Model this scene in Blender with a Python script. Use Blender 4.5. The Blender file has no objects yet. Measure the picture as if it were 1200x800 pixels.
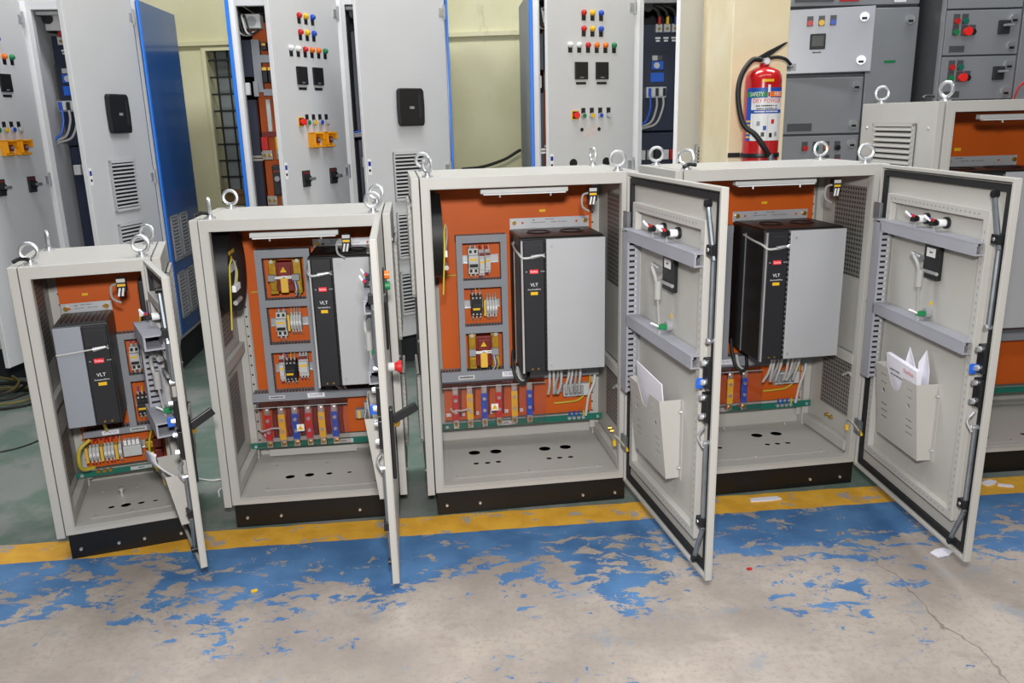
import bpy, math, random
from mathutils import Vector, Matrix, geometry
rnd = random.Random(7)
sc = bpy.context.scene
COL = sc.collection
R = math.radians

# ------------------------------------------------------------------ camera
F_PX, PITCH, ROLL, CAM_H = 961.71, R(15.1395), R(1.4121), 1.5082
fwd = Vector((0, math.cos(PITCH), -math.sin(PITCH)))
rt = Vector((1, 0, 0)); up = rt.cross(fwd)
cr = rt * math.cos(ROLL) - up * math.sin(ROLL)
cu = rt * math.sin(ROLL) + up * math.cos(ROLL)
cam = bpy.data.cameras.new('camera'); camo = bpy.data.objects.new('camera', cam); COL.objects.link(camo)
mw = Matrix((cr, cu, -fwd)).transposed().to_4x4(); mw.translation = (0, 0, CAM_H)
camo.matrix_world = mw
cam.sensor_width = 36; cam.lens = F_PX / 1200 * 36; cam.clip_start = .05
sc.camera = camo

# ------------------------------------------------------------------ light
sc.view_settings.view_transform = 'Standard'; sc.view_settings.look = 'None'
sc.view_settings.gamma = 1; sc.view_settings.use_curve_mapping = False
sc.view_settings.exposure = -0.02
w = bpy.data.worlds.new('world'); sc.world = w; w.use_nodes = True
w.node_tree.nodes['Background'].inputs[0].default_value = (.93, .96, 1, 1)
w.node_tree.nodes['Background'].inputs[1].default_value = .04

def area(name, loc, target, sx, sy, power, col=(1, 1, 1)):
    l = bpy.data.lights.new(name, 'AREA'); l.shape = 'RECTANGLE'; l.size = sx; l.size_y = sy
    l.energy = power; l.color = col
    o = bpy.data.objects.new(name, l); COL.objects.link(o); o.location = loc
    o.rotation_euler = (Vector(target) - Vector(loc)).to_track_quat('-Z', 'Y').to_euler()
    return o
# rows of ceiling tubes and the photographer's flash above the lens
for x, y, p in ((-2.6, 4.1, 74), (0, 4.1, 72), (2.6, 4.1, 72), (-1.1, 1.0, 30), (.9, 1.0, 30), (2.9, 1.0, 30)):
    area('ceiling_tube', (x, y, 4.2), (x, y, 0), 1.8, .6, p, (.97, .985, 1))
area('camera_flash', (0.02, -.05, 1.88), (0, 3.2, .75), .22, .16, 90, (1, .985, .96))

# ------------------------------------------------------------------ materials
def lin(c):
    c = c / 255
    return c / 12.92 if c <= .04045 else ((c + .055) / 1.055) ** 2.4
def rgb(t): return (lin(t[0]), lin(t[1]), lin(t[2]), 1)
MATS = {}
def mat(name, col, rough=.5, metal=0.0, var=.06, scale=14, bump=0.0, bscale=200, emit=0, coat=0):
    m = bpy.data.materials.new(name); m.use_nodes = True
    nt = m.node_tree; b = nt.nodes['Principled BSDF']
    c = rgb(col)
    b.inputs['Roughness'].default_value = rough; b.inputs['Metallic'].default_value = metal
    if coat: b.inputs['Coat Weight'].default_value = coat
    tc = nt.nodes.new('ShaderNodeTexCoord')
    if var:
        n = nt.nodes.new('ShaderNodeTexNoise'); n.inputs['Scale'].default_value = scale; n.inputs['Detail'].default_value = 3
        nt.links.new(tc.outputs['Object'], n.inputs['Vector'])
        r = nt.nodes.new('ShaderNodeValToRGB'); e = r.color_ramp.elements
        e[0].position = .3; e[1].position = .7
        e[0].color = tuple(x * (1 - var) for x in c[:3]) + (1,)
        e[1].color = tuple(min(1, x * (1 + var)) for x in c[:3]) + (1,)
        nt.links.new(n.outputs['Fac'], r.inputs['Fac']); nt.links.new(r.outputs['Color'], b.inputs['Base Color'])
    else:
        b.inputs['Base Color'].default_value = c
    if bump:
        n2 = nt.nodes.new('ShaderNodeTexNoise'); n2.inputs['Scale'].default_value = bscale
        nt.links.new(tc.outputs['Object'], n2.inputs['Vector'])
        bp = nt.nodes.new('ShaderNodeBump'); bp.inputs['Strength'].default_value = bump; bp.inputs['Distance'].default_value = .002
        nt.links.new(n2.outputs['Fac'], bp.inputs['Height']); nt.links.new(bp.outputs['Normal'], b.inputs['Normal'])
    if emit:
        b.inputs['Emission Color'].default_value = c; b.inputs['Emission Strength'].default_value = emit
    MATS[name] = m
    return m

mat('paint', (186, 184, 179), .42, 0, .02, 6, .08, 500)
mat('paint_edge', (205, 202, 195), .42, 0, .02)
mat('black_paint', (13, 13, 15), .4, 0, .1, 8)
mat('orange', (200, 88, 2), .6, 0, .04, 5)
mat('duct', (140, 143, 150), .55, 0, .03)
mat('duct_dark', (128, 128, 132), .55, 0, .03)
mat('door_duct', (158, 159, 168), .5, 0, .03)
mat('dark', (16, 16, 18), .6, 0, 0)
mat('rubber', (26, 26, 28), .7, 0, .1)
mat('zinc', (205, 207, 210), .36, .75, .08, 30)
mat('chrome', (226, 229, 233), .3, .8, 0)
mat('galv', (150, 158, 165), .38, .8, .12, 25)
mat('drive_black', (32, 33, 38), .42, 0, .06, 8)
mat('drive_case', (34, 31, 31), .4, .2, .08, 8)
mat('drive_top', (70, 72, 74), .45, .3, .08, 8)
mat('silver', (196, 198, 202), .36, .35, .03, 3)
mat('silver_blue', (158, 163, 174), .4, .3, .03, 3)
mat('plate', (205, 207, 212), .35, .45, .05, 10)
mat('brass', (170, 135, 60), .35, .8, .15, 30)
mat('brass_frame', (178, 140, 40), .4, .45, .2, 40)
mat('copper_tin', (200, 196, 188), .3, .8, .1, 30)
mat('coil_red', (118, 32, 22), .45, 0, .2, 30)
mat('red', (196, 34, 34), .4, 0, .05)
mat('bright_red', (226, 40, 34), .35, 0, 0, emit=.15)
mat('badge_red', (226, 50, 60), .4, 0, 0, emit=.2)
mat('yellow', (238, 190, 30), .45, 0, .05)
mat('guard_yellow', (245, 165, 20), .4, 0, .03)
mat('tape_yellow', (232, 186, 70), .5, 0, .1)
mat('blue', (36, 80, 190), .4, 0, .05)
mat('green', (20, 128, 74), .45, 0, .05)
mat('orange_lamp', (240, 120, 20), .35, 0, 0)
mat('teal', (14, 108, 92), .45, 0, .05)
mat('white', (238, 238, 240), .5, 0, .02)
mat('paper', (232, 230, 240), .7, 0, .02)
mat('wire_white', (200, 200, 198), .5, 0, .04)
mat('wire_gray', (168, 168, 166), .5, 0, .05)
mat('wire_yellow', (196, 182, 58), .5, 0, .05)
mat('light_gray', (196, 198, 198), .5, 0, .04)
mat('mid_gray', (150, 152, 156), .5, 0, .05)
mat('black_plastic', (24, 25, 28), .4, 0, .1)
mat('relay_brown', (120, 40, 34), .5, 0, .1)
mat('text_dark', (40, 42, 60), .6, 0, 0)
mat('text_blue', (30, 40, 150), .6, 0, 0)
mat('text_white', (240, 240, 245), .6, 0, 0)
mat('text_red', (215, 30, 40), .6, 0, 0)
mat('tall_gray', (205, 206, 208), .45, 0, .02, 4)
mat('tall_side', (150, 153, 158), .5, 0, .03)
mat('tall_blue', (24, 86, 160), .28, 0, .03, 3, coat=.3)
mat('trim_blue', (40, 130, 240), .4, 0, .02)
mat('navy', (38, 46, 66), .4, 0, .06, 6)
mat('bay_gray', (112, 114, 114), .5, .1, .08, 6)
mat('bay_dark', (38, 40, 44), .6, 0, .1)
mat('mcc_gray', (140, 143, 148), .45, .05, .03, 5)
mat('mcc_silver', (172, 175, 184), .4, .1, .03, 5)
mat('mcc_dark', (78, 80, 84), .5, 0, .08)
mat('keypad_blue', (34, 96, 200), .4, 0, .04)
mat('extinguisher', (190, 28, 30), .22, 0, .04, 6, coat=.6)
mat('hose', (22, 22, 22), .5, 0, .1)
mat('label_white', (232, 232, 232), .45, 0, .02)
mat('label_blue', (30, 80, 170), .45, 0, .05)
mat('brown_box', (110, 84, 52), .8, 0, .15, 12)
mat('glass_dark', (120, 128, 130), .2, 0, .2, 3)
mat('bar_iron', (36, 38, 38), .5, .3, .1)
mat('cable_black', (28, 27, 24), .6, 0, .2)
mat('cable_olive', (110, 100, 50), .6, 0, .2)
mat('residue', (214, 203, 200), .6, 0, .08, 60)
mat('fan_black', (13, 13, 15), .5, 0, .1)
mat('lens', (232, 234, 236), .3, 0, .02)

def nodes(name):
    m = bpy.data.materials.new(name); m.use_nodes = True; MATS[name] = m
    nt = m.node_tree
    def N(t, **k):
        n = nt.nodes.new(t)
        for a, v in k.items():
            if a.startswith('i_'):
                n.inputs[a[2:].replace('_', ' ')].default_value = v
            else: setattr(n, a, v)
        return n
    return m, nt, N, nt.links.new, nt.nodes['Principled BSDF']

def perforated(name, col, axes, freq, rad, hole=(40, 40, 42)):
    m, nt, N, L, b = nodes(name)
    tc = N('ShaderNodeTexCoord')
    mu = N('ShaderNodeVectorMath', operation='MULTIPLY'); mu.inputs[1].default_value = [f for f in freq]
    L(tc.outputs['Object'], mu.inputs[0])
    fr = N('ShaderNodeVectorMath', operation='FRACTION'); L(mu.outputs[0], fr.inputs[0])
    sb = N('ShaderNodeVectorMath', operation='SUBTRACT'); sb.inputs[1].default_value = (.5, .5, .5); L(fr.outputs[0], sb.inputs[0])
    mk = N('ShaderNodeVectorMath', operation='MULTIPLY'); mk.inputs[1].default_value = axes; L(sb.outputs[0], mk.inputs[0])
    ln = N('ShaderNodeVectorMath', operation='LENGTH'); L(mk.outputs[0], ln.inputs[0])
    lt = N('ShaderNodeMath', operation='LESS_THAN'); lt.inputs[1].default_value = rad; L(ln.outputs['Value'], lt.inputs[0])
    mx = N('ShaderNodeMix', data_type='RGBA'); L(lt.outputs[0], mx.inputs['Factor'])
    mx.inputs[6].default_value = rgb(col); mx.inputs[7].default_value = rgb(hole)
    L(mx.outputs[2], b.inputs['Base Color']); b.inputs['Roughness'].default_value = .5
perforated('perf', (128, 126, 122), (0, 1, 1), (1, 55, 55), .3)

m, nt, N, L, b = nodes('acrylic')
tr = N('ShaderNodeBsdfTransparent'); tr.inputs[0].default_value = (.97, .93, .93, 1)
gl = N('ShaderNodeBsdfGlossy'); gl.inputs['Roughness'].default_value = .05
mx = N('ShaderNodeMixShader'); fz = N('ShaderNodeFresnel'); fz.inputs[0].default_value = 1.45
L(fz.outputs[0], mx.inputs[0]); L(tr.outputs[0], mx.inputs[1]); L(gl.outputs[0], mx.inputs[2])
L(mx.outputs[0], nt.nodes['Material Output'].inputs[0])

# painted, flaking workshop floor
m, nt, N, L, b = nodes('floor_paint')
tc = N('ShaderNodeTexCoord'); sx = N('ShaderNodeSeparateXYZ'); L(tc.outputs['Object'], sx.inputs[0])
def math_(op, a, c=None, d=None, clamp=False):
    n = N('ShaderNodeMath', operation=op); n.use_clamp = clamp
    for i, s in enumerate((a, c, d)):
        if s is None: continue
        if isinstance(s, (int, float)): n.inputs[i].default_value = s
        else: L(s, n.inputs[i])
    return n.outputs[0]
def noise(scale, detail=5, rough=.55, dist=0, vec=None, sc3=(1, 1, 1), off=(0, 0, 0)):
    mp = N('ShaderNodeMapping'); mp.inputs['Scale'].default_value = sc3; mp.inputs['Location'].default_value = off
    L(tc.outputs['Object'], mp.inputs[0])
    n = N('ShaderNodeTexNoise'); n.inputs['Scale'].default_value = scale; n.inputs['Detail'].default_value = detail
    n.inputs['Roughness'].default_value = rough; n.inputs['Distortion'].default_value = dist
    L(mp.outputs[0], n.inputs['Vector']); return n.outputs['Fac']
def ramp(x, a, c): # smooth 0..1
    n = N('ShaderNodeMapRange'); n.interpolation_type = 'SMOOTHSTEP'
    L(x, n.inputs['Value']); n.inputs['From Min'].default_value = a; n.inputs['From Max'].default_value = c
    return n.outputs[0]
def mixc(f, a, c):
    n = N('ShaderNodeMix', data_type='RGBA')
    if isinstance(f, (int, float)): n.inputs['Factor'].default_value = f
    else: L(f, n.inputs['Factor'])
    for i, s in ((6, a), (7, c)):
        if isinstance(s, tuple): n.inputs[i].default_value = rgb(s)
        else: L(s, n.inputs[i])
    return n.outputs[2]
q0 = math_('SUBTRACT', math_('MULTIPLY_ADD', sx.outputs[0], .0945, 2.842), sx.outputs[1])
wob = math_('MULTIPLY', math_('SUBTRACT', noise(9, 3), .5), .022)
q = math_('ADD', q0, wob)
# concrete
base = mixc(ramp(noise(2.2, 6, .6), .34, .66), (150, 140, 132), (177, 166, 156))
base = mixc(math_('MULTIPLY', ramp(noise(46, 6, .8), .47, .66), .6), base, (140, 130, 122))
base = mixc(math_('MULTIPLY', ramp(noise(5.5, 5, .65, 0, None, (1, 1.6, 1), (3, 1, 0)), .56, .70), .5), base, (138, 128, 120))
base = mixc(math_('MULTIPLY', ramp(noise(5.1, 6, .66, .4, None, (1, 1.3, 1), (7, 4, 0)), .58, .68), .6), base, (132, 142, 154))
# crack
cx = math_('ABSOLUTE', math_('SUBTRACT', math_('ADD', sx.outputs[0], math_('MULTIPLY', math_('SUBTRACT', noise(3.5, 4), .5), .28)), math_('MULTIPLY_ADD', sx.outputs[1], -.115, 1.535)))
base = mixc(math_('MULTIPLY', math_('LESS_THAN', cx, .0035), .6), base, (96, 90, 84))
# blue paint that thins out towards the camera
nb = math_('ADD', math_('MULTIPLY', noise(13, 10, .72, .5, None, (.8, 1.3, 1)), .62), math_('MULTIPLY', noise(2.4, 4, .5, .2, None, (1, 1.2, 1), (2, 0, 0)), .38))
thr = N('ShaderNodeMapRange'); L(q, thr.inputs['Value'])
thr.inputs['From Min'].default_value = 0; thr.inputs['From Max'].default_value = .75
thr.inputs['To Min'].default_value = .428; thr.inputs['To Max'].default_value = .602
bm_ = math_('MULTIPLY', ramp(math_('SUBTRACT', nb, thr.outputs[0]), -.004, .006), math_('GREATER_THAN', q, 0))
bluec = mixc(ramp(noise(6, 4), .3, .7), (62, 106, 154), (84, 130, 178))
col = mixc(bm_, base, bluec)
# yellow line
ym = math_('MULTIPLY', math_('MULTIPLY', math_('LESS_THAN', q, 0), math_('GREATER_THAN', q, -.148)), ramp(math_('SUBTRACT', .585, noise(9, 8, .66, .3, None, (1, 1.3, 1), (5, 2, 0))), -.01, .02))
yel = mixc(ramp(noise(11, 4), .3, .7), (214, 158, 48), (232, 178, 62))
back = mixc(ramp(noise(3, 5, .6, 0, None, (1, 1, 1), (1, 8, 0)), .42, .58), (92, 112, 102), (124, 128, 124))
back = mixc(math_('MULTIPLY', ramp(noise(14, 5, .7), .52, .66), .5), back, (122, 126, 120))
col = mixc(math_('LESS_THAN', q, 0), col, mixc(ramp(noise(7, 6), .0, 1.), (168, 160, 150), (168, 160, 150)))
col = mixc(math_('LESS_THAN', q, -.148), col, back)
col = mixc(ym, col, yel)
L(col, b.inputs['Base Color'])
rg = N('ShaderNodeMapRange'); L(noise(6, 4), rg.inputs['Value']); rg.inputs['To Min'].default_value = .35; rg.inputs['To Max'].default_value = .75
L(rg.outputs[0], b.inputs['Roughness'])
bp = N('ShaderNodeBump'); bp.inputs['Strength'].default_value = .25; bp.inputs['Distance'].default_value = .003
L(math_('ADD', math_('MULTIPLY', bm_, .6), noise(60, 4, .6)), bp.inputs['Height']); L(bp.outputs[0], b.inputs['Normal'])

def stained(name, c1, c2, c3, sc1=1.3, sc2=5):
    global tc, nt, N, L
    m, nt, N, L, b = nodes(name)
    tc = N('ShaderNodeTexCoord')
    c = mixc(ramp(noise(sc1, 5, .6), .35, .65), c1, c2)
    c = mixc(math_('MULTIPLY', ramp(noise(sc2, 6, .7, 0, None, (1, 1, .5)), .60, .74), .6), c, c3)
    L(c, b.inputs['Base Color']); b.inputs['Roughness'].default_value = .75
stained('wall_paint', (198, 194, 156), (210, 206, 172), (166, 158, 124))
stained('column_paint', (236, 220, 180), (246, 234, 202), (198, 170, 122), 2, 7)

# ------------------------------------------------------------------ mesh builder
class MB:
    def __init__(s): s.v = []; s.f = []; s.m = []
    def add(s, vs, fs, m=0):
        n = len(s.v); s.v += [tuple(p) for p in vs]
        s.f += [tuple(i + n for i in f) for f in fs]; s.m += [m] * len(fs); return s
    def box(s, x0, x1, y0, y1, z0, z1, m=0):
        if x0 > x1: x0, x1 = x1, x0
        if y0 > y1: y0, y1 = y1, y0
        if z0 > z1: z0, z1 = z1, z0
        return s.add([(x0,y0,z0),(x1,y0,z0),(x1,y1,z0),(x0,y1,z0),(x0,y0,z1),(x1,y0,z1),(x1,y1,z1),(x0,y1,z1)],
            [(0,3,2,1),(4,5,6,7),(0,1,5,4),(1,2,6,5),(2,3,7,6),(3,0,4,7)], m)
    def cyl(s, p, q, r, r2=None, n=12, m=0):
        p = Vector(p); q = Vector(q); r2 = r if r2 is None else r2
        d = (q - p).normalized(); a = d.orthogonal().normalized(); c = d.cross(a)
        vs = []
        for k in range(n):
            t = 2 * math.pi * k / n; e = a * math.cos(t) + c * math.sin(t)
            vs.append(p + e * r)
        for k in range(n):
            t = 2 * math.pi * k / n; e = a * math.cos(t) + c * math.sin(t)
            vs.append(q + e * r2)
        fs = [(k, (k + 1) % n, n + (k + 1) % n, n + k) for k in range(n)]
        fs += [tuple(range(n - 1, -1, -1)), tuple(range(n, 2 * n))]
        return s.add(vs, fs, m)
    def tube(s, pts, r, n=6, m=0, sub=5):
        P = [Vector(p) for p in pts]; Q = []
        if len(P) > 2 and sub > 1:
            E_ = [P[0] * 2 - P[1]] + P + [P[-1] * 2 - P[-2]]
            for i in range(1, len(E_) - 2):
                a, b_, c, d = E_[i - 1:i + 3]
                for k in range(sub):
                    t = k / sub
                    Q.append(.5 * (2 * b_ + (c - a) * t + (2 * a - 5 * b_ + 4 * c - d) * t * t + (3 * b_ - a - 3 * c + d) * t ** 3))
            Q.append(P[-1])
        else: Q = P
        vs = []; prev = None
        for i, p in enumerate(Q):
            d = (Q[min(i + 1, len(Q) - 1)] - Q[max(i - 1, 0)]).normalized()
            a = d.orthogonal().normalized() if prev is None else (prev - d * prev.dot(d)).normalized()
            prev = a; c = d.cross(a)
            for k in range(n):
                t = 2 * math.pi * k / n; vs.append(p + (a * math.cos(t) + c * math.sin(t)) * r)
        fs = []
        for i in range(len(Q) - 1):
            for k in range(n):
                fs.append((i * n + k, i * n + (k + 1) % n, (i + 1) * n + (k + 1) % n, (i + 1) * n + k))
        fs += [tuple(range(n - 1, -1, -1)), tuple((len(Q) - 1) * n + k for k in range(n))]
        return s.add(vs, fs, m)
    def ring(s, o, i, y0, y1, m=0):
        """rectangular frame in x,z: o and i are (x0,x1,z0,z1)"""
        vs = []
        for y in (y0, y1):
            for r in (o, i):
                vs += [(r[0], y, r[2]), (r[1], y, r[2]), (r[1], y, r[3]), (r[0], y, r[3])]
        fs = []
        for k in range(4):
            j = (k + 1) % 4
            fs += [(k, j, 4 + j, 4 + k), (8 + k, 12 + k, 12 + j, 8 + j), (k, 8 + k, 8 + j, j), (4 + k, 4 + j, 12 + j, 12 + k)]
        return s.add(vs, fs, m)
    def prism(s, poly, axis, a0, a1, m=0):
        """poly of 2-D points extruded along axis 0,1,2 (other two axes in order)"""
        n = len(poly); vs = []
        for a in (a0, a1):
            for p in poly:
                t = list(p); t.insert(axis, a); vs.append(t)
        fs = [tuple(range(n - 1, -1, -1)), tuple(range(n, 2 * n))] + [(k, (k + 1) % n, n + (k + 1) % n, n + k) for k in range(n)]
        return s.add(vs, fs, m)
    def torus(s, c, ax, R_, r, n=20, k=8, m=0):
        c = Vector(c); ax = Vector(ax).normalized(); a = ax.orthogonal().normalized(); b_ = ax.cross(a); vs = []
        for i in range(n):
            t = 2 * math.pi * i / n; e = a * math.cos(t) + b_ * math.sin(t)
            for j in range(k):
                u = 2 * math.pi * j / k; vs.append(c + e * (R_ + r * math.cos(u)) + ax * r * math.sin(u))
        fs = [(i * k + j, ((i + 1) % n) * k + j, ((i + 1) % n) * k + (j + 1) % k, i * k + (j + 1) % k) for i in range(n) for j in range(k)]
        return s.add(vs, fs, m)
    def lathe(s, prof, c=(0, 0, 0), n=24, m=0):
        """prof of (r,z) spun about z"""
        vs = []
        for r, z in prof:
            for k in range(n):
                t = 2 * math.pi * k / n; vs.append((c[0] + r * math.cos(t), c[1] + r * math.sin(t), c[2] + z))
        fs = [(i * n + k, i * n + (k + 1) % n, (i + 1) * n + (k + 1) % n, (i + 1) * n + k) for i in range(len(prof) - 1) for k in range(n)]
        fs += [tuple(range(n - 1, -1, -1)), tuple((len(prof) - 1) * n + k for k in range(n))]
        return s.add(vs, fs, m)
    def plate(s, poly, holes, axis, a0, a1, m=0):
        """plate with real holes; poly/holes are lists of 2-D points"""
        loops = [[Vector((p[0], p[1], 0)) for p in l] for l in [poly] + holes]
        flat = [p for l in loops for p in l]
        tri = geometry.tessellate_polygon(loops); n = len(flat); vs = []
        for a in (a0, a1):
            for p in flat:
                t = [p[0], p[1]]; t.insert(axis, a); vs.append(t)
        fs = [tuple(t) for t in tri] + [tuple(n + i for i in reversed(t)) for t in tri]
        k = 0
        for l in loops:
            c = len(l)
            fs += [(k + i, k + (i + 1) % c, n + k + (i + 1) % c, n + k + i) for i in range(c)]; k += c
        return s.add(vs, fs, m)
    def obj(s, name, parent=None, mats=('paint',), bevel=0, smooth=False, loc=None, rotz=0):
        me = bpy.data.meshes.new(name); me.from_pydata(s.v, [], s.f); me.update()
        if isinstance(mats, str): mats = (mats,)
        for k in mats: me.materials.append(MATS[k])
        if len(mats) > 1: me.polygons.foreach_set('material_index', s.m)
        if smooth:
            me.shade_smooth(); me.set_sharp_from_angle(angle=.7)
        o = bpy.data.objects.new(name, me); COL.objects.link(o)
        if parent: o.parent = parent
        if loc is not None: o.location = loc
        if rotz: o.rotation_euler.z = rotz
        if bevel:
            md = o.modifiers.new('bevel', 'BEVEL'); md.width = bevel; md.segments = 2; md.limit_method = 'ANGLE'
        return o

def circle(x, y, r, n=16): return [(x + r * math.cos(2 * math.pi * k / n), y + r * math.sin(2 * math.pi * k / n)) for k in range(n)]
def tag(o, label, cat, group=None, kind=None):
    if label: o['label'] = label
    if cat: o['category'] = cat
    if group: o['group'] = group
    if kind: o['kind'] = kind
    return o
def root(name, label, cat, loc, rotz=0, group=None):
    o = bpy.data.objects.new(name, None); COL.objects.link(o); o.location = loc; o.rotation_euler.z = rotz
    o.empty_display_size = .1
    return tag(o, label, cat, group)
_tc = {}
def text(body, size, parent, material, origin, right=(1, 0, 0), upv=(0, 0, 1), name='lettering', width=None):
    key = body
    if body.startswith('#'):          # print too small to read in the photograph: rows of blocks
        x = 0; bv = []; bf = []
        for k, ch in enumerate(body[1:]):
            if ch == ' ': x += .35; continue
            n = len(bv); hgt = .28 if ord(ch) % 3 else .2
            bv += [(x, -.2, 0), (x + .42, -.2, 0), (x + .42, hgt, 0), (x, hgt, 0)]; bf.append((n, n + 1, n + 2, n + 3)); x += .52
        _tc[key] = ([(a - x / 2, b_, 0) for a, b_, _ in bv], bf)
    if key not in _tc:
        cu_ = bpy.data.curves.new('txt', 'FONT'); cu_.body = body; cu_.align_x = 'CENTER'; cu_.align_y = 'CENTER'
        cu_.size = 1; cu_.resolution_u = 2
        t = bpy.data.objects.new('txt', cu_); COL.objects.link(t)
        dg = bpy.context.evaluated_depsgraph_get(); me = bpy.data.meshes.new_from_object(t.evaluated_get(dg))
        _tc[key] = ([tuple(v.co) for v in me.vertices], [tuple(p.vertices) for p in me.polygons])
        bpy.data.objects.remove(t); bpy.data.curves.remove(cu_); bpy.data.meshes.remove(me)
    vs, fs = _tc[key]; o = Vector(origin); r = Vector(right); u = Vector(upv)
    sx_ = size
    if width: sx_ = width / (max(v[0] for v in vs) - min(v[0] for v in vs))
    mb = MB(); mb.add([o + r * v[0] * sx_ + u * v[1] * size for v in vs], fs)
    return mb.obj(name, parent, material)

# ------------------------------------------------------------------ the room
f = MB(); f.add([(-9, -3, 0), (9, -3, 0), (9, 9, 0), (-9, 9, 0)], [(0, 1, 2, 3)])
tag(f.obj('floor', None, 'floor_paint'), 'worn concrete workshop floor with yellow line and flaking blue and green paint', 'floor', kind='structure')
WA = math.atan2(-.1, 1.0)
def wall_pt(x, dy=0): return 6.2 - .1 * (x + 1.8) + dy
mw_ = Matrix.Translation((-1.8, 6.2, 0)) @ Matrix.Rotation(WA, 4, 'Z')
# wall with a window opening; local x along the wall, y into the wall
wx0, wx1, wz0, wz1 = -.345, .02, .95, 2.03
wl = MB()
wl.plate([(-7, 0), (9, 0), (9, 4.4), (-7, 4.4)], [[(wx0, wz0), (wx1 + .1, wz0), (wx1 + .1, wz1), (wx0, wz1)]], 1, 0, .22)
wo = wl.obj('wall_back', None, 'wall_paint'); wo.matrix_world = mw_
tag(wo, 'olive cream plastered back wall behind the tall panels', 'wall', kind='structure')
lg = MB(); lg.box(-7, 9, -.03, 0, 2.065, 2.10); lo = lg.obj('trim_1', None, 'wall_paint', .004); lo.matrix_world = mw_
tag(lo, 'thin horizontal ledge running along the cream back wall', 'ledge', kind='structure')
wi = root('window_1', 'dark narrow window with black iron bars in cream wall', 'window', mw_.translation, WA); wi['kind'] = 'structure'
MB().ring((wx0 - .03, wx1 + .13, wz0 - .03, wz1 + .03), (wx0, wx1 + .1, wz0, wz1), -.015, .06).obj('window_frame', wi, 'wall_paint', .003)
for i in range(3):
    a = wx0 + .005 + i * .155
    MB().box(a, a + .148, .12, .126, wz0, wz1).obj('pane', wi, 'glass_dark')
MB().box(wx0 - .05, wx1 + .15, .5, .52, wz0 - .1, wz1 + .1).obj('shutter', wi, 'bay_gray')
for i in range(9):
    z = wz0 + .07 + i * .118
    MB().box(wx0, wx1 + .1, .02, .032, z, z + .012).obj('bar', wi, 'bar_iron')
for i in range(5):
    a = wx0 + .045 + i * .09
    MB().box(a, a + .01, .03, .04, wz0, wz1).obj('bar', wi, 'bar_iron')
# column with the fire extinguisher
cm = MB(); cm.box(1.112, 1.39, 4.25, 4.92, 0, 4.4)
tag(cm.obj('column', None, 'column_paint', .006), 'square cream painted column carrying the fire extinguisher', 'column', kind='structure')

# ------------------------------------------------------------------ front cabinets
def grille(parent, x, y0, y1, z0, z1, sgn, name='vent_grille', axis='x', matn='paint'):
    """louvred grille; on a side face (axis x) or on a front face (axis y, facing -y)"""
    g = MB(); n = max(3, int((z1 - z0 - .02) / .021)); t = .014
    if axis == 'x':
        g.box(x, x + sgn * .004, y0, y1, z0, z1, 1)
        for a, b_ in ((y0, y0 + .012), (y1 - .012, y1)): g.box(x, x + sgn * t, a, b_, z0, z1)
        for a in (z0, z1 - .012): g.box(x, x + sgn * t, y0, y1, a, a + .012)
        for i in range(n):
            z = z0 + .012 + (i + .5) * (z1 - z0 - .024) / n
            g.add([(x + sgn * .004, y0, z + .005), (x + sgn * t, y0, z - .006), (x + sgn * t, y0, z - .001), (x + sgn * .004, y0, z + .009),
                   (x + sgn * .004, y1, z + .005), (x + sgn * t, y1, z - .006), (x + sgn * t, y1, z - .001), (x + sgn * .004, y1, z + .009)],
                  [(0, 1, 2, 3), (7, 6, 5, 4), (0, 4, 5, 1), (1, 5, 6, 2), (2, 6, 7, 3), (3, 7, 4, 0)])
    else:
        g.box(y0, y1, x, x - .004, z0, z1, 1)
        for a, b_ in ((y0, y0 + .008), (y1 - .008, y1)): g.box(a, b_, x, x - t, z0, z1)
        for a in (z0, z1 - .014): g.box(y0, y1, x, x - t, a, a + .014)
        for i in range(n):
            z = z0 + .014 + (i + .5) * (z1 - z0 - .028) / n
            g.box(y0, y1, x - .004, x - t, z - .005, z + .004)
    return g.obj(name, parent, (matn, 'dark'))

def eyebolt(parent, u, v, z, ang):
    e = MB(); e.cyl((u, v, z), (u, v, z + .006), .02, n=14); e.cyl((u, v, z + .004), (u, v, z + .016), .012, .009, n=12)
    e.torus((u, v, z + .043), (math.sin(ang), math.cos(ang), 0), .027, .0065)
    return e.obj('eyebolt', parent, 'zinc', 0, True)

def duct(parent, axis, a0, a1, b0, b1, v0, v1, name='cable_duct', mats=('duct', 'dark', 'duct_dark'), pitch=.0125, flip=None):
    """slotted trunking: axis 'u' horizontal or 'z' vertical; v0 = lid side"""
    g = MB(); lid = .007 if v1 > v0 else -.007; sg = 1 if v1 > v0 else -1
    def bx(p0, p1, q0, q1, y0, y1, m):
        if axis == 'u': g.box(p0, p1, y0, y1, q0, q1, m)
        else: g.box(q0, q1, y0, y1, p0, p1, m)
    bx(a0, a1, b0, b1, v0, v0 + lid, 0)
    bx(a0, a1, b0 + .002, b1 - .002, v1 - sg * .012, v1, 2)
    bx(a0, a1, b0 + .004, b1 - .004, v0 + lid, v1 - sg * .012, 1)
    n = max(1, int((a1 - a0) / pitch))
    for i in range(n):
        p = a0 + (i + .2) * (a1 - a0) / n
        for q_ in (b0 + .0015, b1 - .0035): bx(p, p + (a1 - a0) / n * .6, q_, q_ + .002, v0 + lid, v1 - sg * .012, 2)
    return g.obj(name, parent, mats)

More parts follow.
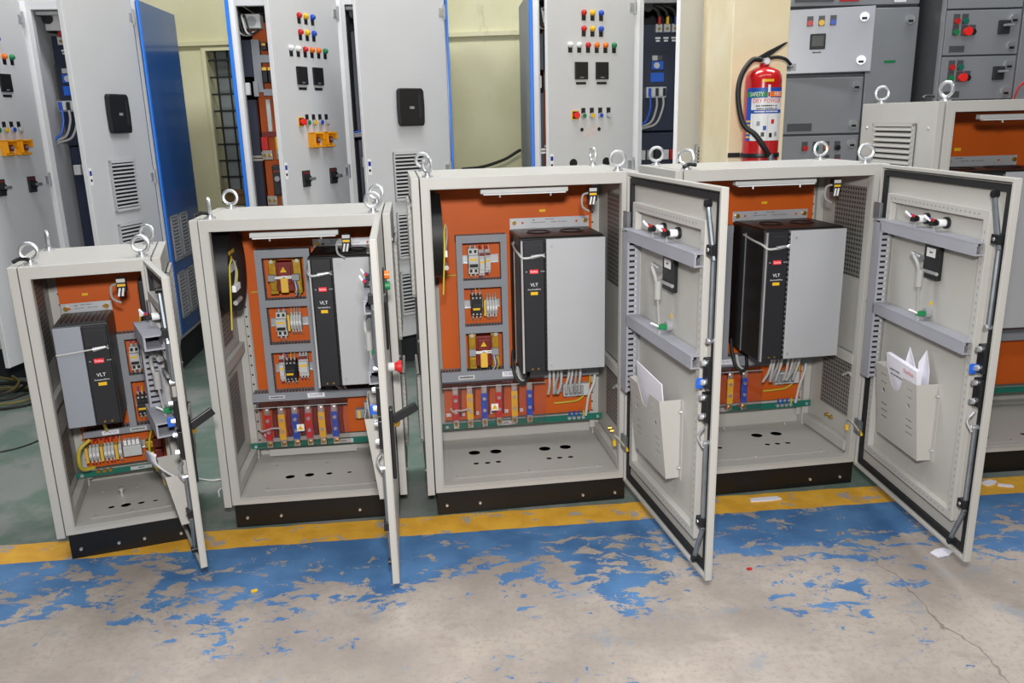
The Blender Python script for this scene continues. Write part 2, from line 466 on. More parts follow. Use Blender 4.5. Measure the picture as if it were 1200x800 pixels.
def ferrules(parent, u0, u1, n, z, dz, v, cols, name='wire_tails'):
    """short wire tails leaving a device, one mesh each"""
    for i in range(n):
        u = u0 + (u1 - u0) * (i + .5) / n
        g = MB(); g.tube([(u, v, z), (u + rnd.uniform(-.002, .002), v - .004, z + dz * .45)], .0035, 6, 0)
        g.tube([(u, v - .004, z + dz * .45), (u + rnd.uniform(-.003, .003), v + .012, z + dz)], .0024, 5, 1)
        g.obj('wire', parent, ('wire_white', cols[i % len(cols)]))

def breaker(parent, u0, u1, z0, z1, v, name='circuit_breaker', poles=2):
    h = z1 - z0; g = MB()
    g.box(u0, u1, v + .02, v + .06, z0, z1); g.box(u0, u1, v, v + .022, z0 + h * .25, z1 - h * .25)
    for p in range(poles):
        uc = u0 + (u1 - u0) * (p + .5) / poles
        for z in (z0 + h * .12, z1 - h * .12): g.box(uc - .005, uc + .005, v + .0185, v + .021, z - .006, z + .006, 1)
    o = g.obj(name, parent, ('light_gray', 'dark'))
    MB().box(u0 + .003, u1 - .003, v - .007, v, z0 + h * .3, z0 + h * .42).obj('toggle', o, 'black_plastic', .001)
    MB().box(u0 + .004, u1 - .006, v - .001, v, z0 + h * .56, z0 + h * .64).obj('marker_label', o, 'yellow')
    ferrules(o, u0, u1, poles, z1, .026, v + .035, ('blue', 'blue'))
    ferrules(o, u0, u1, poles, z0, -.024, v + .035, ('wire_gray', 'wire_white'))
    return o
def contactor(parent, u0, u1, z0, z1, v):
    h = z1 - z0; g = MB(); g.box(u0, u1, v + .02, v + .07, z0, z1); g.box(u0 + .003, u1 - .003, v, v + .022, z0 + h * .18, z1 - h * .22)
    for k in range(3):
        uc = u0 + (u1 - u0) * (k + .5) / 3
        for z in (z0 + h * .08, z1 - h * .1): g.cyl((uc, v + .019, z), (uc, v + .021, z), .004, n=8, m=1)
    o = g.obj('contactor', parent, ('black_plastic', 'zinc'))
    MB().box(u0 + .005, u1 - .012, v - .001, v, z0 + h * .34, z0 + h * .44).obj('marker_label', o, 'yellow')
    MB().box(u0 + .006, u1 - .006, v - .004, v, z0 + h * .52, z0 + h * .66).obj('actuator', o, 'bay_dark')
    ferrules(o, u0, u1, 3, z1, .028, v + .04, ('blue', 'yellow', 'wire_gray'))
    ferrules(o, u0, u1, 3, z0, -.024, v + .04, ('wire_gray', 'wire_white'))
    return o
def relay(parent, u0, u1, z0, z1, v, top='red'):
    h = z1 - z0; g = MB(); g.box(u0, u1, v + .015, v + .05, z0, z1); g.box(u0 + .002, u1 - .002, v, v + .016, z0 + h * .2, z1 - h * .25)
    o = g.obj('relay', parent, 'light_gray')
    MB().box(u0 + .003, u1 - .003, v - .001, v, z0 + h * .5, z0 + h * .6).obj('marker_label', o, 'yellow')
    MB().box(u0 + .001, u1 - .001, v + .008, v + .015, z1 - h * .16, z1 - h * .02).obj('terminal_cap', o, 'relay_brown')
    ferrules(o, u0, u1, 3, z1, .024, v + .03, ('red', 'red', 'wire_white'))
    ferrules(o, u0, u1, 3, z0, -.024, v + .03, ('blue', 'red', 'wire_white'))
    return o
def terminals(parent, u0, u1, z0, z1, v, n=4, wires=True, cols=('wire_gray',), endm='tape_yellow'):
    h = z1 - z0
    d_ = (u1 - u0) / (n + 1)
    MB().box(u0, u0 + d_ * .8, v - .002, v + .04, z0 - .004, z1 + .004).obj('end_stop', parent, endm)
    for i in range(n):
        a = u0 + d_ * (i + 1); g = MB()
        g.prism([(v + .045, z0), (v + .012, z0), (v, z0 + h * .3), (v, z1 - h * .3), (v + .012, z1), (v + .045, z1)], 0, a, a + d_ * .88)
        g.box(a + d_ * .15, a + d_ * .75, v - .001, v, z0 + h * .42, z0 + h * .62, 1)
        o = g.obj('terminal_block', parent, ('light_gray', 'white'))
        if wires:
            ferrules(o, a, a + d_ * .88, 1, z1, .026, v + .02, cols); ferrules(o, a, a + d_ * .88, 1, z0, -.024, v + .02, cols)
def din_rail(parent, u0, u1, zc, v):
    g = MB(); g.box(u0, u1, v, v + .004, zc - .0175, zc + .0175); g.box(u0, u1, v - .006, v, zc + .0145, zc + .0175); g.box(u0, u1, v - .006, v, zc - .0175, zc - .0145)
    g.obj('din_rail', parent, 'zinc')
def warn_sign(parent, u, z, v, s=.028, name='warning_sign', plate=True):
    g = MB()
    if plate: g.box(u - s / 2, u + s / 2, v - .001, v, z - s / 2, z + s / 2, 0)
    t = s * .42; zz = z + s * .02
    g.prism([(u - t, zz - t * .75), (u + t, zz - t * .75), (u, zz + t * .95)], 1, v - .002, v - .001, 1)
    t *= .72
    g.prism([(u - t * .28, zz - t * .55), (u + t * .1, zz - t * .1), (u - t * .05, zz - t * .1), (u + t * .15, zz + t * .6), (u - t * .2, zz + t * .05), (u, zz + t * .05)], 1, v - .0026, v - .002, 2)
    return g.obj(name, parent, ('white', 'yellow', 'dark'))
def transformer(parent, u0, u1, z0, z1, v):
    w_, h = u1 - u0, z1 - z0; g = MB()
    g.box(u0 + w_ * .24, u1 - w_ * .26, v, v + .06, z0 + h * .08, z1 - h * .05)
    g.box(u0 + w_ * .3, u1 - w_ * .32, v - .008, v, z0 + h * .3, z1 - h * .14)
    o = g.obj('transformer', parent, 'coil_red', .003)
    for a, b_ in ((u0 + w_ * .03, u0 + w_ * .26), (u1 - w_ * .29, u1 - w_ * .05)):
        p = MB(); p.box(a, b_, v + .01, v + .065, z0, z1); p.box(a + .004, b_ - .004, v + .004, v + .01, z0 + h * .1, z0 + h * .32); p.obj('core_frame', o, 'brass_frame', .002)
    for a in (u0 + w_ * .13, u1 - w_ * .14): MB().cyl((a, v + .004, z1 - h * .03), (a, v + .014, z1 - h * .03), .008, n=10).obj('bolt', o, 'zinc')
    for a, b_, z in ((u0 + w_ * .02, u0 + w_ * .22, z0 + h * .42), (u1 - w_ * .3, u1 - w_ * .08, z0 + h * .42)):
        MB().box(a, b_, v - .02, v + .005, z, z + h * .18).obj('terminal', o, 'mid_gray', .002)
    MB().box(u0 + w_ * .36, u0 + w_ * .58, v - .013, v - .006, z0 + h * .06, z0 + h * .5).obj('tag_bundle', o, 'tape_yellow', .003)
    warn_sign(o, u0 + w_ * .47, z1 - h * .27, v - .009, .03, plate=False)
    for s_, k in ((-1, 0), (-1, .04), (1, 0), (1, .05)):
        MB().tube([(u0 + w_ * .47, v - .014, z0 + h * .55), (u0 + w_ * (.47 + s_ * .12), v - .018, z0 + h * (.5 + k)), (u0 + w_ * (.47 + s_ * .27), v - .014, z0 + h * (.5 + k))], .003, 5).obj('wire', o, 'white')
    for k, c in ((0, 'blue'), (.03, 'wire_white'), (-.08, 'wire_yellow')):
        MB().tube([(u1 - w_ * (.2 + k), v - .01, z0 + h * .4), (u1 - w_ * (.16 + k), v - .012, z0 + h * .15), (u1 - w_ * (.22 + k), v + .01, z0 - h * .06)], .003, 5).obj('wire', o, c)
    return o
def busbars(parent, us, z0, z1, v, w_=.024):
    for i, u in enumerate(us):
        c = ('red', 'yellow', 'blue')[i % 3]
        g = MB(); g.box(u - w_ / 2, u + w_ / 2, v, v + .005, z0, z1); g.box(u - w_ / 2, u + w_ / 2, v + .005, v + .05, z0, z0 + .006)
        o = g.obj('busbar', parent, 'copper_tin', .001)
        MB().box(u - w_ / 2 - .0012, u + w_ / 2 + .0012, v - .0012, v + .0062, z0 + .032, z1 - .036).obj('sleeve', o, c)
        MB().tube([(u + .02, v + .062, z0 + .03), (u + .018, v + .06, z0 + .09), (u + .022, v + .062, z1 - .03)], .011, 8).obj('post_insulator', o, 'coil_red')
        hs = [z1 - .02, z1 - .06, z0 + .07, z0 + .014]
        for z in hs: MB().cyl((u, v - .007, z), (u, v, z), .008, .0085, 6).obj('bolt', o, 'brass' if z < z0 + .03 else 'zinc')
def louvred_cover(parent, W, H, D, ph, cov, side, vents):
    x0, x1 = (-cov, -.004) if side < 0 else (W + .004, W + cov)
    o = MB().box(x0, x1, .005, D, ph - .01, ph + H).obj('side_cover', parent, 'paint', .002)
    xx = x0 if side < 0 else x1
    for z0, z1 in vents: grille(o, xx, .13, min(.44, D - .05), z0, z1, side)
    for z in (ph + .08, ph + H * .5, ph + H - .1):
        for y in (.05, D - .05): MB().cyl((xx, y, z), (xx + side * .005, y, z), .007, .005, 8).obj('screw', o, 'chrome')
    return o

def door_body(parent, W, H, ph, ang, t=.022, u=None, matn='paint'):
    """pan-shaped door, local x from -W (free edge) to 0 (hinge), y 0 outside .. t inside"""
    g = MB(); g.box(-W, 0, 0, .003, ph, ph + H)
    g.ring((-W, 0, ph, ph + H), (-W + .012, -.012, ph + .012, ph + H - .012), .003, t)
    o = g.obj('door', parent, matn, .0015, loc=(u if u is not None else W, -t, 0), rotz=R(ang)); return o

def front_door(parent, W, H, ph, ang, pocket=True, papers=None, ext=None, sw=True):
    """door of a front cabinet with everything screwed to its inner face"""
    d = door_body(parent, W, H, ph, ang); y = .003; top = ph + H
    MB().ring((-W + .022, -.02, ph + .02, top - .02), (-W + .04, -.038, ph + .04, top - .04), y, .016).obj('gasket', d, 'rubber')
    s0, s1 = (.08, W - .088) if W > .5 else (.05, W - .07)
    z0, z1 = ph + .1, top - .1
    g = MB(); g.ring((-s1, -s0, z0, z1), (-s1 + .03, -s0 - .03, z0 + .03, z1 - .03), .02, .026)
    g.ring((-s1, -s0, z0, z1), (-s1 + .004, -s0 - .004, z0 + .004, z1 - .004), y, .022)
    g.ring((-s1 + .026, -s0 - .026, z0 + .026, z1 - .026), (-s1 + .03, -s0 - .03, z0 + .03, z1 - .03), y, .022)
    so = g.obj('stiffener_frame', d, 'paint', .002)
    hl = MB()
    for k in range(int((s1 - s0 - .06) / .024)):
        x = -s0 - .03 - k * .024
        for z in (z0 + .015, z1 - .015): hl.box(x - .009, x, .0255, .0263, z - .003, z + .003)
    for k in range(int((z1 - z0 - .06) / .024)):
        z = z0 + .03 + k * .024
        for x in (-s1 + .015, -s0 - .015): hl.box(x - .003, x + .003, .0255, .0263, z, z + .009)
    ho = hl.obj('punched_holes', so, 'mid_gray'); ho['kind'] = 'stuff'
    zd1, zd2 = top - .216, ph + (.688 if H > 1.15 else .60 * H)
    if H < 1.05: zd1 = ph + H - .225; zd2 = ph + H * .47
    ve = ph + .41 if H > 1.05 else ph + H * .43
    if W > .5:
        duct(d, 'z', ve, zd1 + .01, -.112, -.055, .055, .006, mats=('door_duct', 'dark', 'door_duct'), pitch=.02)
        de = -min(.69, W - .09)
        for z in (zd1, zd2):
            g = MB(); g.prism([(.008, z - .02), (.055, z - .02), (.055, z + .016), (.047, z + .016), (.047, z + .010), (.050, z + .010), (.050, z - .015), (.013, z - .015), (.013, z + .010), (.016, z + .010), (.016, z + .016), (.008, z + .016)], 0, de, -.10)
            o = g.obj('cable_duct', d, 'door_duct')
            MB().box(de + .004, -.05, .008, .0555, z + .0165, z + .021).obj('duct_lid', o, 'door_duct')
    else:
        duct(d, 'z', ve, zd1 + .01, -.10, -.045, .075, .02, mats=('door_duct', 'dark', 'door_duct'), pitch=.02)
        for z in (zd1, zd2):
            g = MB(); g.prism([(.022, z - .022), (.085, z - .022), (.085, z + .02), (.079, z + .02), (.079, z - .016), (.028, z - .016), (.028, z + .02), (.022, z + .02)], 0, -W + .11, -.06)
            o = g.obj('cable_duct', d, 'door_duct')
            MB().box(-W + .115, -.05, .022, .085, z + .0205, z + .026).obj('duct_lid', o, 'door_duct')
    # locking rods and lock cases
    xm, xe = -W + .03, -W + .078
    zl = ph + H * .553
    for a, b_, c in ((top - .05, top - .20, zl + .10), (ph + .035, ph + .16, zl - .22)):
        g = MB(); g.tube([(xe, .022, a), (xe + .001, .022, a * .85 + b_ * .15), (xm + .002, .024, b_), (xm, .024, b_ * .9 + c * .1), (xm, .024, c)], .008, 8)
        g.cyl((xe, .016, a), (xe, .034, a), .011, n=10, m=1); g.cyl((xm, .014, c), (xm, .036, c), .008, n=8, m=2)
        g.obj('locking_rod', d, ('galv', 'black_plastic', 'chrome'), 0, True)
    for z in (top - .177, ph + .19):
        g = MB(); g.box(xm - .012, xm + .022, y, .038, z - .014, z + .014); g.cyl((xm + .006, .038, z), (xm + .006, .041, z), .006, n=8, m=1); g.obj('rod_guide', d, ('black_plastic', 'zinc'), .002)
    for z, k in ((zl + .0, 0), (zl - .107, 1)):
        g = MB(); g.box(xm - .014, xm + .022, y, .034, z - .045, z + .045)
        lk = g.obj('lock_case', d, 'black_plastic', .002)
        for zz in (z - .03, z + .03): MB().cyl((xm + .01, .034, zz), (xm + .01, .046, zz), .010, .008, 8).obj('lock_bolt', lk, 'chrome', 0, True)
        if k == 0: MB().box(xm + .014, xm + .020, .034, .056, z - .05, z - .018).obj('key_tab', lk, 'keypad_blue', .002)
    MB().tube([(xm + .004, .03, zl - .17), (xm + .01, .045, zl - .2), (xm + .004, .03, zl - .235)], .005, 6).obj('rod_link', d, 'chrome', 0, True)
    # devices on the door
    yi = .003
    if sw:
        for s_ in ((.325, .445) if W > .5 else (.16,)):
            z = top - .166
            g = MB(); g.cyl((-s_, yi, z), (-s_, yi + .01, z), .019, n=16, m=1); g.cyl((-s_, yi + .01, z), (-s_, yi + .034, z), .0125, n=12); g.cyl((-s_, yi + .034, z), (-s_, yi + .04, z), .009, n=10, m=1)
            sw_ = g.obj('selector_switch', d, ('white', 'black_plastic'), 0, True)
            MB().box(-s_ + .004, -s_ + .02, yi + .032, yi + .052, z - .01, z + .01).obj('contact_block', sw_, 'black_plastic', .001)
            MB().tube([(-s_ + .014, yi + .05, z + .006), (-s_ + .024, yi + .06, z + .016), (-s_ + .03, yi + .065, z + .024)], .004, 6).obj('wire', sw_, 'white')
            for c, k in (('red', .004), ('blue', .018)): MB().cyl((-s_ + k, yi + .046, z + .008), (-s_ + k, yi + .054, z + .014), .0045, n=7).obj('ferrule', sw_, c)
            for k in range(2): MB().tube([(-s_ + .008 * k, yi + .036, z - .005), (-s_ + .012, yi + .038, z - .018), (-s_ + .008 + .008 * k, yi + .035, z - .034)], .002, 5).obj('wire', sw_, 'wire_gray')
            MB().box(-s_ - .008, -s_ + .008, yi, yi + .001, z + .034, z + .048).obj('marker_label', d, 'yellow')
        c = .40 if W > .5 else .22
        zt = zd1 + .005
        bx = MB().box(-c - .045, -c + .045, yi, yi + .018, zt - .15, zt).obj('keypad_back', d, 'black_plastic', .003)
        MB().box(-c - .025, -c + .028, yi + .018, yi + .0188, zt - .075, zt - .045).obj('rating_label', bx, 'white')
        text('#LCP', .012, bx, 'text_dark', (-c, yi + .0192, zt - .06), (-1, 0, 0))
        for zz in (zt - .02, zt - .125): MB().cyl((-c - .052, yi + .022, zz), (-c + .05, yi + .022, zz), .006, n=8).obj('clamp_bar', bx, 'zinc', 0, True)
        g = MB(); g.tube([(-c + .07, yi + .03, zt - .085), (-c + .04, yi + .055, zt - .075), (-c + .0, yi + .06, zt - .10), (-c - .0, yi + .05, zt - .15)], .006, 8)
        g.cyl((-c, yi + .05, zt - .115), (-c, yi + .05, zt - .175), .012, n=12); g.tube([(-c, yi + .05, zt - .17), (-c + .003, yi + .045, zt - .22), (-c, yi + .04, zd2 + .02)], .004, 6)
        g.obj('data_cable', d, 'wire_gray', 0, True)
        MB().cyl((-c + .035, yi + .03, zt - .085), (-c + .085, yi + .035, zt - .078), .011, n=10).obj('plug', d, 'zinc', 0, True)
        zg = zd2 + .045
        g = MB(); g.cyl((-c, yi, zg), (-c, yi + .02, zg), .018, n=14, m=1); g.box(-c - .01, -c + .01, yi + .02, yi + .045, zg - .008, zg + .008)
        gs = g.obj('push_button_back', d, ('green', 'mid_gray'), .001)
        MB().tube([(-c, yi + .042, zg), (-c + .015, yi + .055, zg + .006), (-c + .025, yi + .062, zg + .008)], .0035, 6).obj('wire', gs, 'white')
        MB().box(-c - .008, -c + .008, yi, yi + .001, zg + .028, zg + .04).obj('marker_label', d, 'yellow')
    if pocket:
        p0, p1 = (.215, .50) if W > .5 else (.10, .30)
        a, b_ = (ph + .23, ph + .508) if H > 1.05 else (ph + .12, ph + .30)
        dp0, dp1 = .045, .075      # depth at bottom and top
        yb = yi
        g = MB()
        cxm = -(p0 + p1) / 2
        def F(x, z): # point on the sloping front
            k = (z - a) / (b_ - a); return (x, yb + dp0 + (dp1 - dp0) * k, z)
        fr_ = [(-p1, a), (-p0, a), (-p0, b_), (cxm + .055, b_), (cxm + .03, b_ - .05), (cxm + .012, b_ - .065), (cxm - .012, b_ - .065), (cxm - .03, b_ - .05), (cxm - .055, b_), (-p1, b_)]
        sl = []
        for k, zz in enumerate((.03, .06, .12, .145, .17, .195)):
            for xc in (-p0 - .055, -p1 + .055):
                if k == 2: continue
                sl.append([(xc - .022, b_ - zz - .004), (xc + .022, b_ - zz - .004), (xc + .022, b_ - zz), (xc - .022, b_ - zz)])
        for xc in (-p0 - .055, -p1 + .055): sl.append(circle(xc, b_ - .095, .009, 12))
        pl = MB(); pl.plate(fr_, sl, 1, 0, .0018)
        pl.v = [(x, F(x, z)[1] + yv, z) for x, yv, z in pl.v]
        g.add(pl.v, pl.f)
        for x in (-p0, -p1 + .0015):
            g.add([(x, yb, a), (x, yb + dp0, a), (x, yb + dp1, b_), (x, yb, b_), (x - .0015, yb, a), (x - .0015, yb + dp0, a), (x - .0015, yb + dp1, b_), (x - .0015, yb, b_)],
                  [(0, 1, 2, 3), (7, 6, 5, 4), (0, 4, 5, 1), (3, 2, 6, 7), (0, 3, 7, 4), (1, 5, 6, 2)])
        g.box(-p1, -p0, yb, yb + dp0, a, a + .0015)
        for x0_, x1_ in ((-p1 - .018, -p1), (-p0, -p0 + .018)): g.box(x0_, x1_, yb, yb + .002, a, b_)
        po = g.obj('document_pocket', d, 'paint')
        for x in (-p1 - .009, -p0 + .009):
            for z in (a + .04, b_ - .04): MB().cyl((x, yb + .002, z), (x, yb + .010, z), .006, .005, 8).obj('screw', po, 'zinc')
    for z in (ph + .17, top - .17):
        g = MB(); g.box(-.04, .01, .018, .03, z - .03, z + .03); g.cyl((.004, .012, z - .028), (.004, .012, z + .028), .008, n=10)
        g.obj('hinge', d, 'galv', .001)
    g = MB(); g.tube([(-.035, .022, ph + .15), (-.02, .05, ph + .19), (.01, .06, ph + .195), (.03, .05, ph + .16)], .0035, 6); g.cyl((-.035, .018, ph + .14), (-.033, .026, ph + .165), .007, n=8, m=1); g.cyl((.03, .05, ph + .165), (.03, .047, ph + .14), .007, n=8, m=1)
    g.obj('earth_strap', d, ('wire_gray', 'yellow'), 0, True)
    # outer face
    if ext:
        zc = ph + H * .47
        h_ = MB(); h_.box(-W + .03, -W + .065, -.012, 0, zc - .17, zc + .06)
        ho = h_.obj('door_handle', d, 'black_plastic', .004)
        g = MB(); g.box(-.006, .006, -.085, 0, -.014, .014); lv = g.obj('lever', ho, 'black_plastic', .003)
        lv.location = (-W + .047, -.01, zc + .02); lv.rotation_euler.x = R(-28)
        MB().cyl((-W + .064, -.02, zc - .0), (-W + .074, -.02, zc - .0), .012, n=10).obj('key_insert', ho, 'brass', 0, True)
        if ext == 'buttons':
            x = -W + .33
            g = MB(); g.box(x - .02, x + .02, -.006, 0, top - .22, top - .14); bo = g.obj('push_button', d, 'black_plastic', .002)
            MB().cyl((x, -.022, top - .162), (x, -.004, top - .162), .014, n=14).obj('button_cap', bo, 'orange_lamp', 0, True)
            MB().cyl((x, -.022, top - .198), (x, -.004, top - .198), .014, n=14).obj('button_cap', bo, 'green', 0, True)
            MB().box(x - .06, x + .06, -.008, 0, top - .40, top - .24).obj('keypad_window', d, 'black_plastic', .004)
            ze = top - .475
            g = MB(); g.cyl((x, -.02, ze), (x, 0, ze), .015, n=14, m=1); g.cyl((x, -.03, ze), (x, -.018, ze), .016, .013, n=16); g.cyl((x, -.044, ze), (x, -.03, ze), .022, .02, n=18)
            g.obj('emergency_stop', d, ('red', 'light_gray'), 0, True)
    return d

def fan_unit(parent, zc, u=.012):
    """black fan on the left wall: round housing on a square plate, axis along u"""
    g = MB(); g.box(u, u + .012, .035, .355, zc - .16, zc + .16)
    g.cyl((u + .012, .195, zc), (u + .064, .195, zc), .164, .160, 40)
    o = g.obj('cooling_fan', parent, 'fan_black', 0, True); f_ = u + .0642
    MB().box(f_, f_ + .001, .06, .175, zc + .006, zc + .034).obj('rating_label', o, 'white')
    MB().box(f_, f_ + .001, .075, .165, zc + .070, zc + .083).obj('caution_label', o, 'yellow')
    MB().cyl((f_, .11, zc + .05), (f_ + .001, .11, zc + .05), .014, n=12).obj('caution_disc', o, 'yellow')
    for k in range(4): MB().box(f_, f_ + .014, .065 + k * .022, .084 + k * .022, zc - .066, zc - .042).obj('connector', o, 'white', .001)
    for k, c in enumerate(('wire_gray', 'wire_gray', 'wire_yellow')):
        MB().tube([(f_ + .008, .075 + k * .022, zc - .043), (f_ + .016, .085 + k * .012, zc + .01), (f_ + .012, .07, zc + .056), (f_ + .004, .045, zc + .035)], .0025, 5).obj('wire', o, c)
    MB().tube([(f_ + .004, .045, zc + .035), (f_ + .0, .035, zc - .06), (f_ - .01, .034, zc - .2)], .003, 6).obj('wire', o, 'wire_yellow')
    MB().cyl((f_ + .008, .06, zc - .105), (f_ + .008, .15, zc - .105), .009, n=12).obj('capacitor', o, 'zinc', 0, True)
    return o

def cabinet(loc, rot, W, H, D, cov, label, plinth_bolts, vents, vp, rails=True, group='open control cabinets along the yellow line'):
    ph = .1; top = ph + H; fl, ft, fb = .034, .041, .029
    r = root('control_cabinet', label, 'cabinet', (loc[0], loc[1], 0), R(rot), group)
    g = MB()
    g.ring((0, W, ph, top), (fl, W - fl, ph + fb, top - ft), 0, .03)
    g.box(0, .003, .03, D, ph, top); g.box(W - .003, W, .03, D, ph, top)
    g.box(0, W, .03, D, top - .004, top); g.box(0, W, D - .003, D, ph, top)
    g.ring((fl - .003, W - fl + .003, ph + fb - .003, top - ft + .003), (fl, W - fl, ph + fb, top - ft), -.006, 0)
    for x in (.004, W - .034):
        g.box(x, x + .03, D - .05, D - .003, ph + .02, top - .004)
    g.obj('body', r, 'paint', .0025)
    g = MB(); g.box(.004, W - .004, .012, .03, .0, ph - .001); g.box(.004, .02, .03, D - .01, 0, ph - .001); g.box(W - .02, W - .004, .03, D - .01, 0, ph - .001); g.box(.004, W - .004, D - .03, D - .01, 0, ph - .001)
    po = g.obj('plinth', r, 'black_paint', .002)
    for u, z in plinth_bolts: MB().cyl((u, .012, z), (u, .007, z), .0065, .005, 8).obj('bolt', po, 'chrome')
    SIZE[r.name] = (W, D)
    for s_ in (-1, 1): louvred_cover(r, W, H, D, ph, cov, s_, vents)
    # interior side rails and perforated vents
    for s_ in (0, 1):
        a = .005 if s_ == 0 else W - .03
        MB().box(a, a + .025, .05, D - .05, ph + .03, ph + .075).obj('side_rail', r, 'paint', .003)
        MB().box(a, a + .02, .04, D - .05, ph + H * .5 - .045 if H < 1.15 else ph + .41, ph + H * .5 if H < 1.15 else ph + .45).obj('side_rail', r, 'paint', .003)
        x = .0035 if s_ == 0 else W - .0035
        for z0, z1 in vents:
            MB().box(x - .001, x + .004 if s_ == 0 else x - .004, .05, .30, z0, z1).obj('perforated_vent', r, 'perf')
        # punched mounting rail beside the panel
        a = .03 if s_ == 0 else W - .052
        g = MB(); g.box(a, a + .022, vp + .012, vp + .016, ph + .06, top - .06, 0)
        for k in range(int((H - .2) / .042)): g.cyl((a + .011, vp + .012, ph + .1 + k * .042), (a + .011, vp + .0112, ph + .1 + k * .042), .0042, n=8, m=1)
        g.obj('mounting_rail', r, ('paint', 'dark'))
        MB().box(.012 if s_ == 0 else W - .02, .02 if s_ == 0 else W - .012, .032, .06, ph + .04, top - .05).obj('door_seal_rail', r, 'paint')
    return r

SIZE = {}
def gland_plate(r, u0, u1, v0, v1, holes, z=.122):
    bw, bd = SIZE[r.name]; e = .012
    MB().plate([(.003, .03), (bw - .003, .03), (bw - .003, bd - .003), (.003, bd - .003)], [[(u0 + e, v0 + e), (u1 - e, v0 + e), (u1 - e, v1 - e), (u0 + e, v1 - e)]], 2, z - .005, z - .0025).obj('floor_pan', r, 'paint')
    g = MB(); g.plate([(u0, v0), (u1, v0), (u1, v1), (u0, v1)], [circle(a, b_, c, 18) for a, b_, c in holes], 2, z - .002, z)
    o = g.obj('gland_plate', r, 'paint', 0)
    for a in (u0 + .015, (u0 + u1) / 2, u1 - .015):
        for b_ in (v0 + .012, v1 - .012): MB().cyl((a, b_, z), (a, b_, z + .004), .006, .005, 8).obj('screw', o, 'zinc')
    return o
def cabinet_lamp(r, u0, u1, z):
    g = MB(); g.box(u0, u1, .045, .075, z, z + .018); o = g.obj('cabinet_lamp', r, 'light_gray', .003)
    MB().box(u0 + .01, u1 - .01, .04, .06, z - .004, z).obj('lamp_diffuser', o, 'lens')
    for a in (u0 + (u1 - u0) * .22, u0 + (u1 - u0) * .8): MB().cyl((a, .05, z - .014), (a, .05, z - .003), .004, n=8).obj('lamp_clip', o, 'zinc')
def door_switch(r, u, z, v=.07):
    g = MB(); g.box(u - .016, u + .016, v, v + .03, z - .03, z + .022); o = g.obj('door_switch', r, 'black_plastic', .003)
    MB().box(u - .014, u + .014, v - .001, v, z + .006, z + .018).obj('top_label', o, 'light_gray')
    MB().box(u - .013, u + .013, v - .0015, v, z - .008, z + .000).obj('marker_label', o, 'yellow')
    for k in (-.006, .006): MB().cyl((u + k, v, z - .014), (u + k - .006, v - .004, z - .042), .0038, n=6).obj('wire', o, 'white')
    MB().tube([(u - .016, v + .01, z), (u - .035, v + .02, z - .01), (u - .036, v + .02, z - .05), (u - .01, v + .02, z - .07)], .004, 6).obj('wire', o, 'wire_gray')

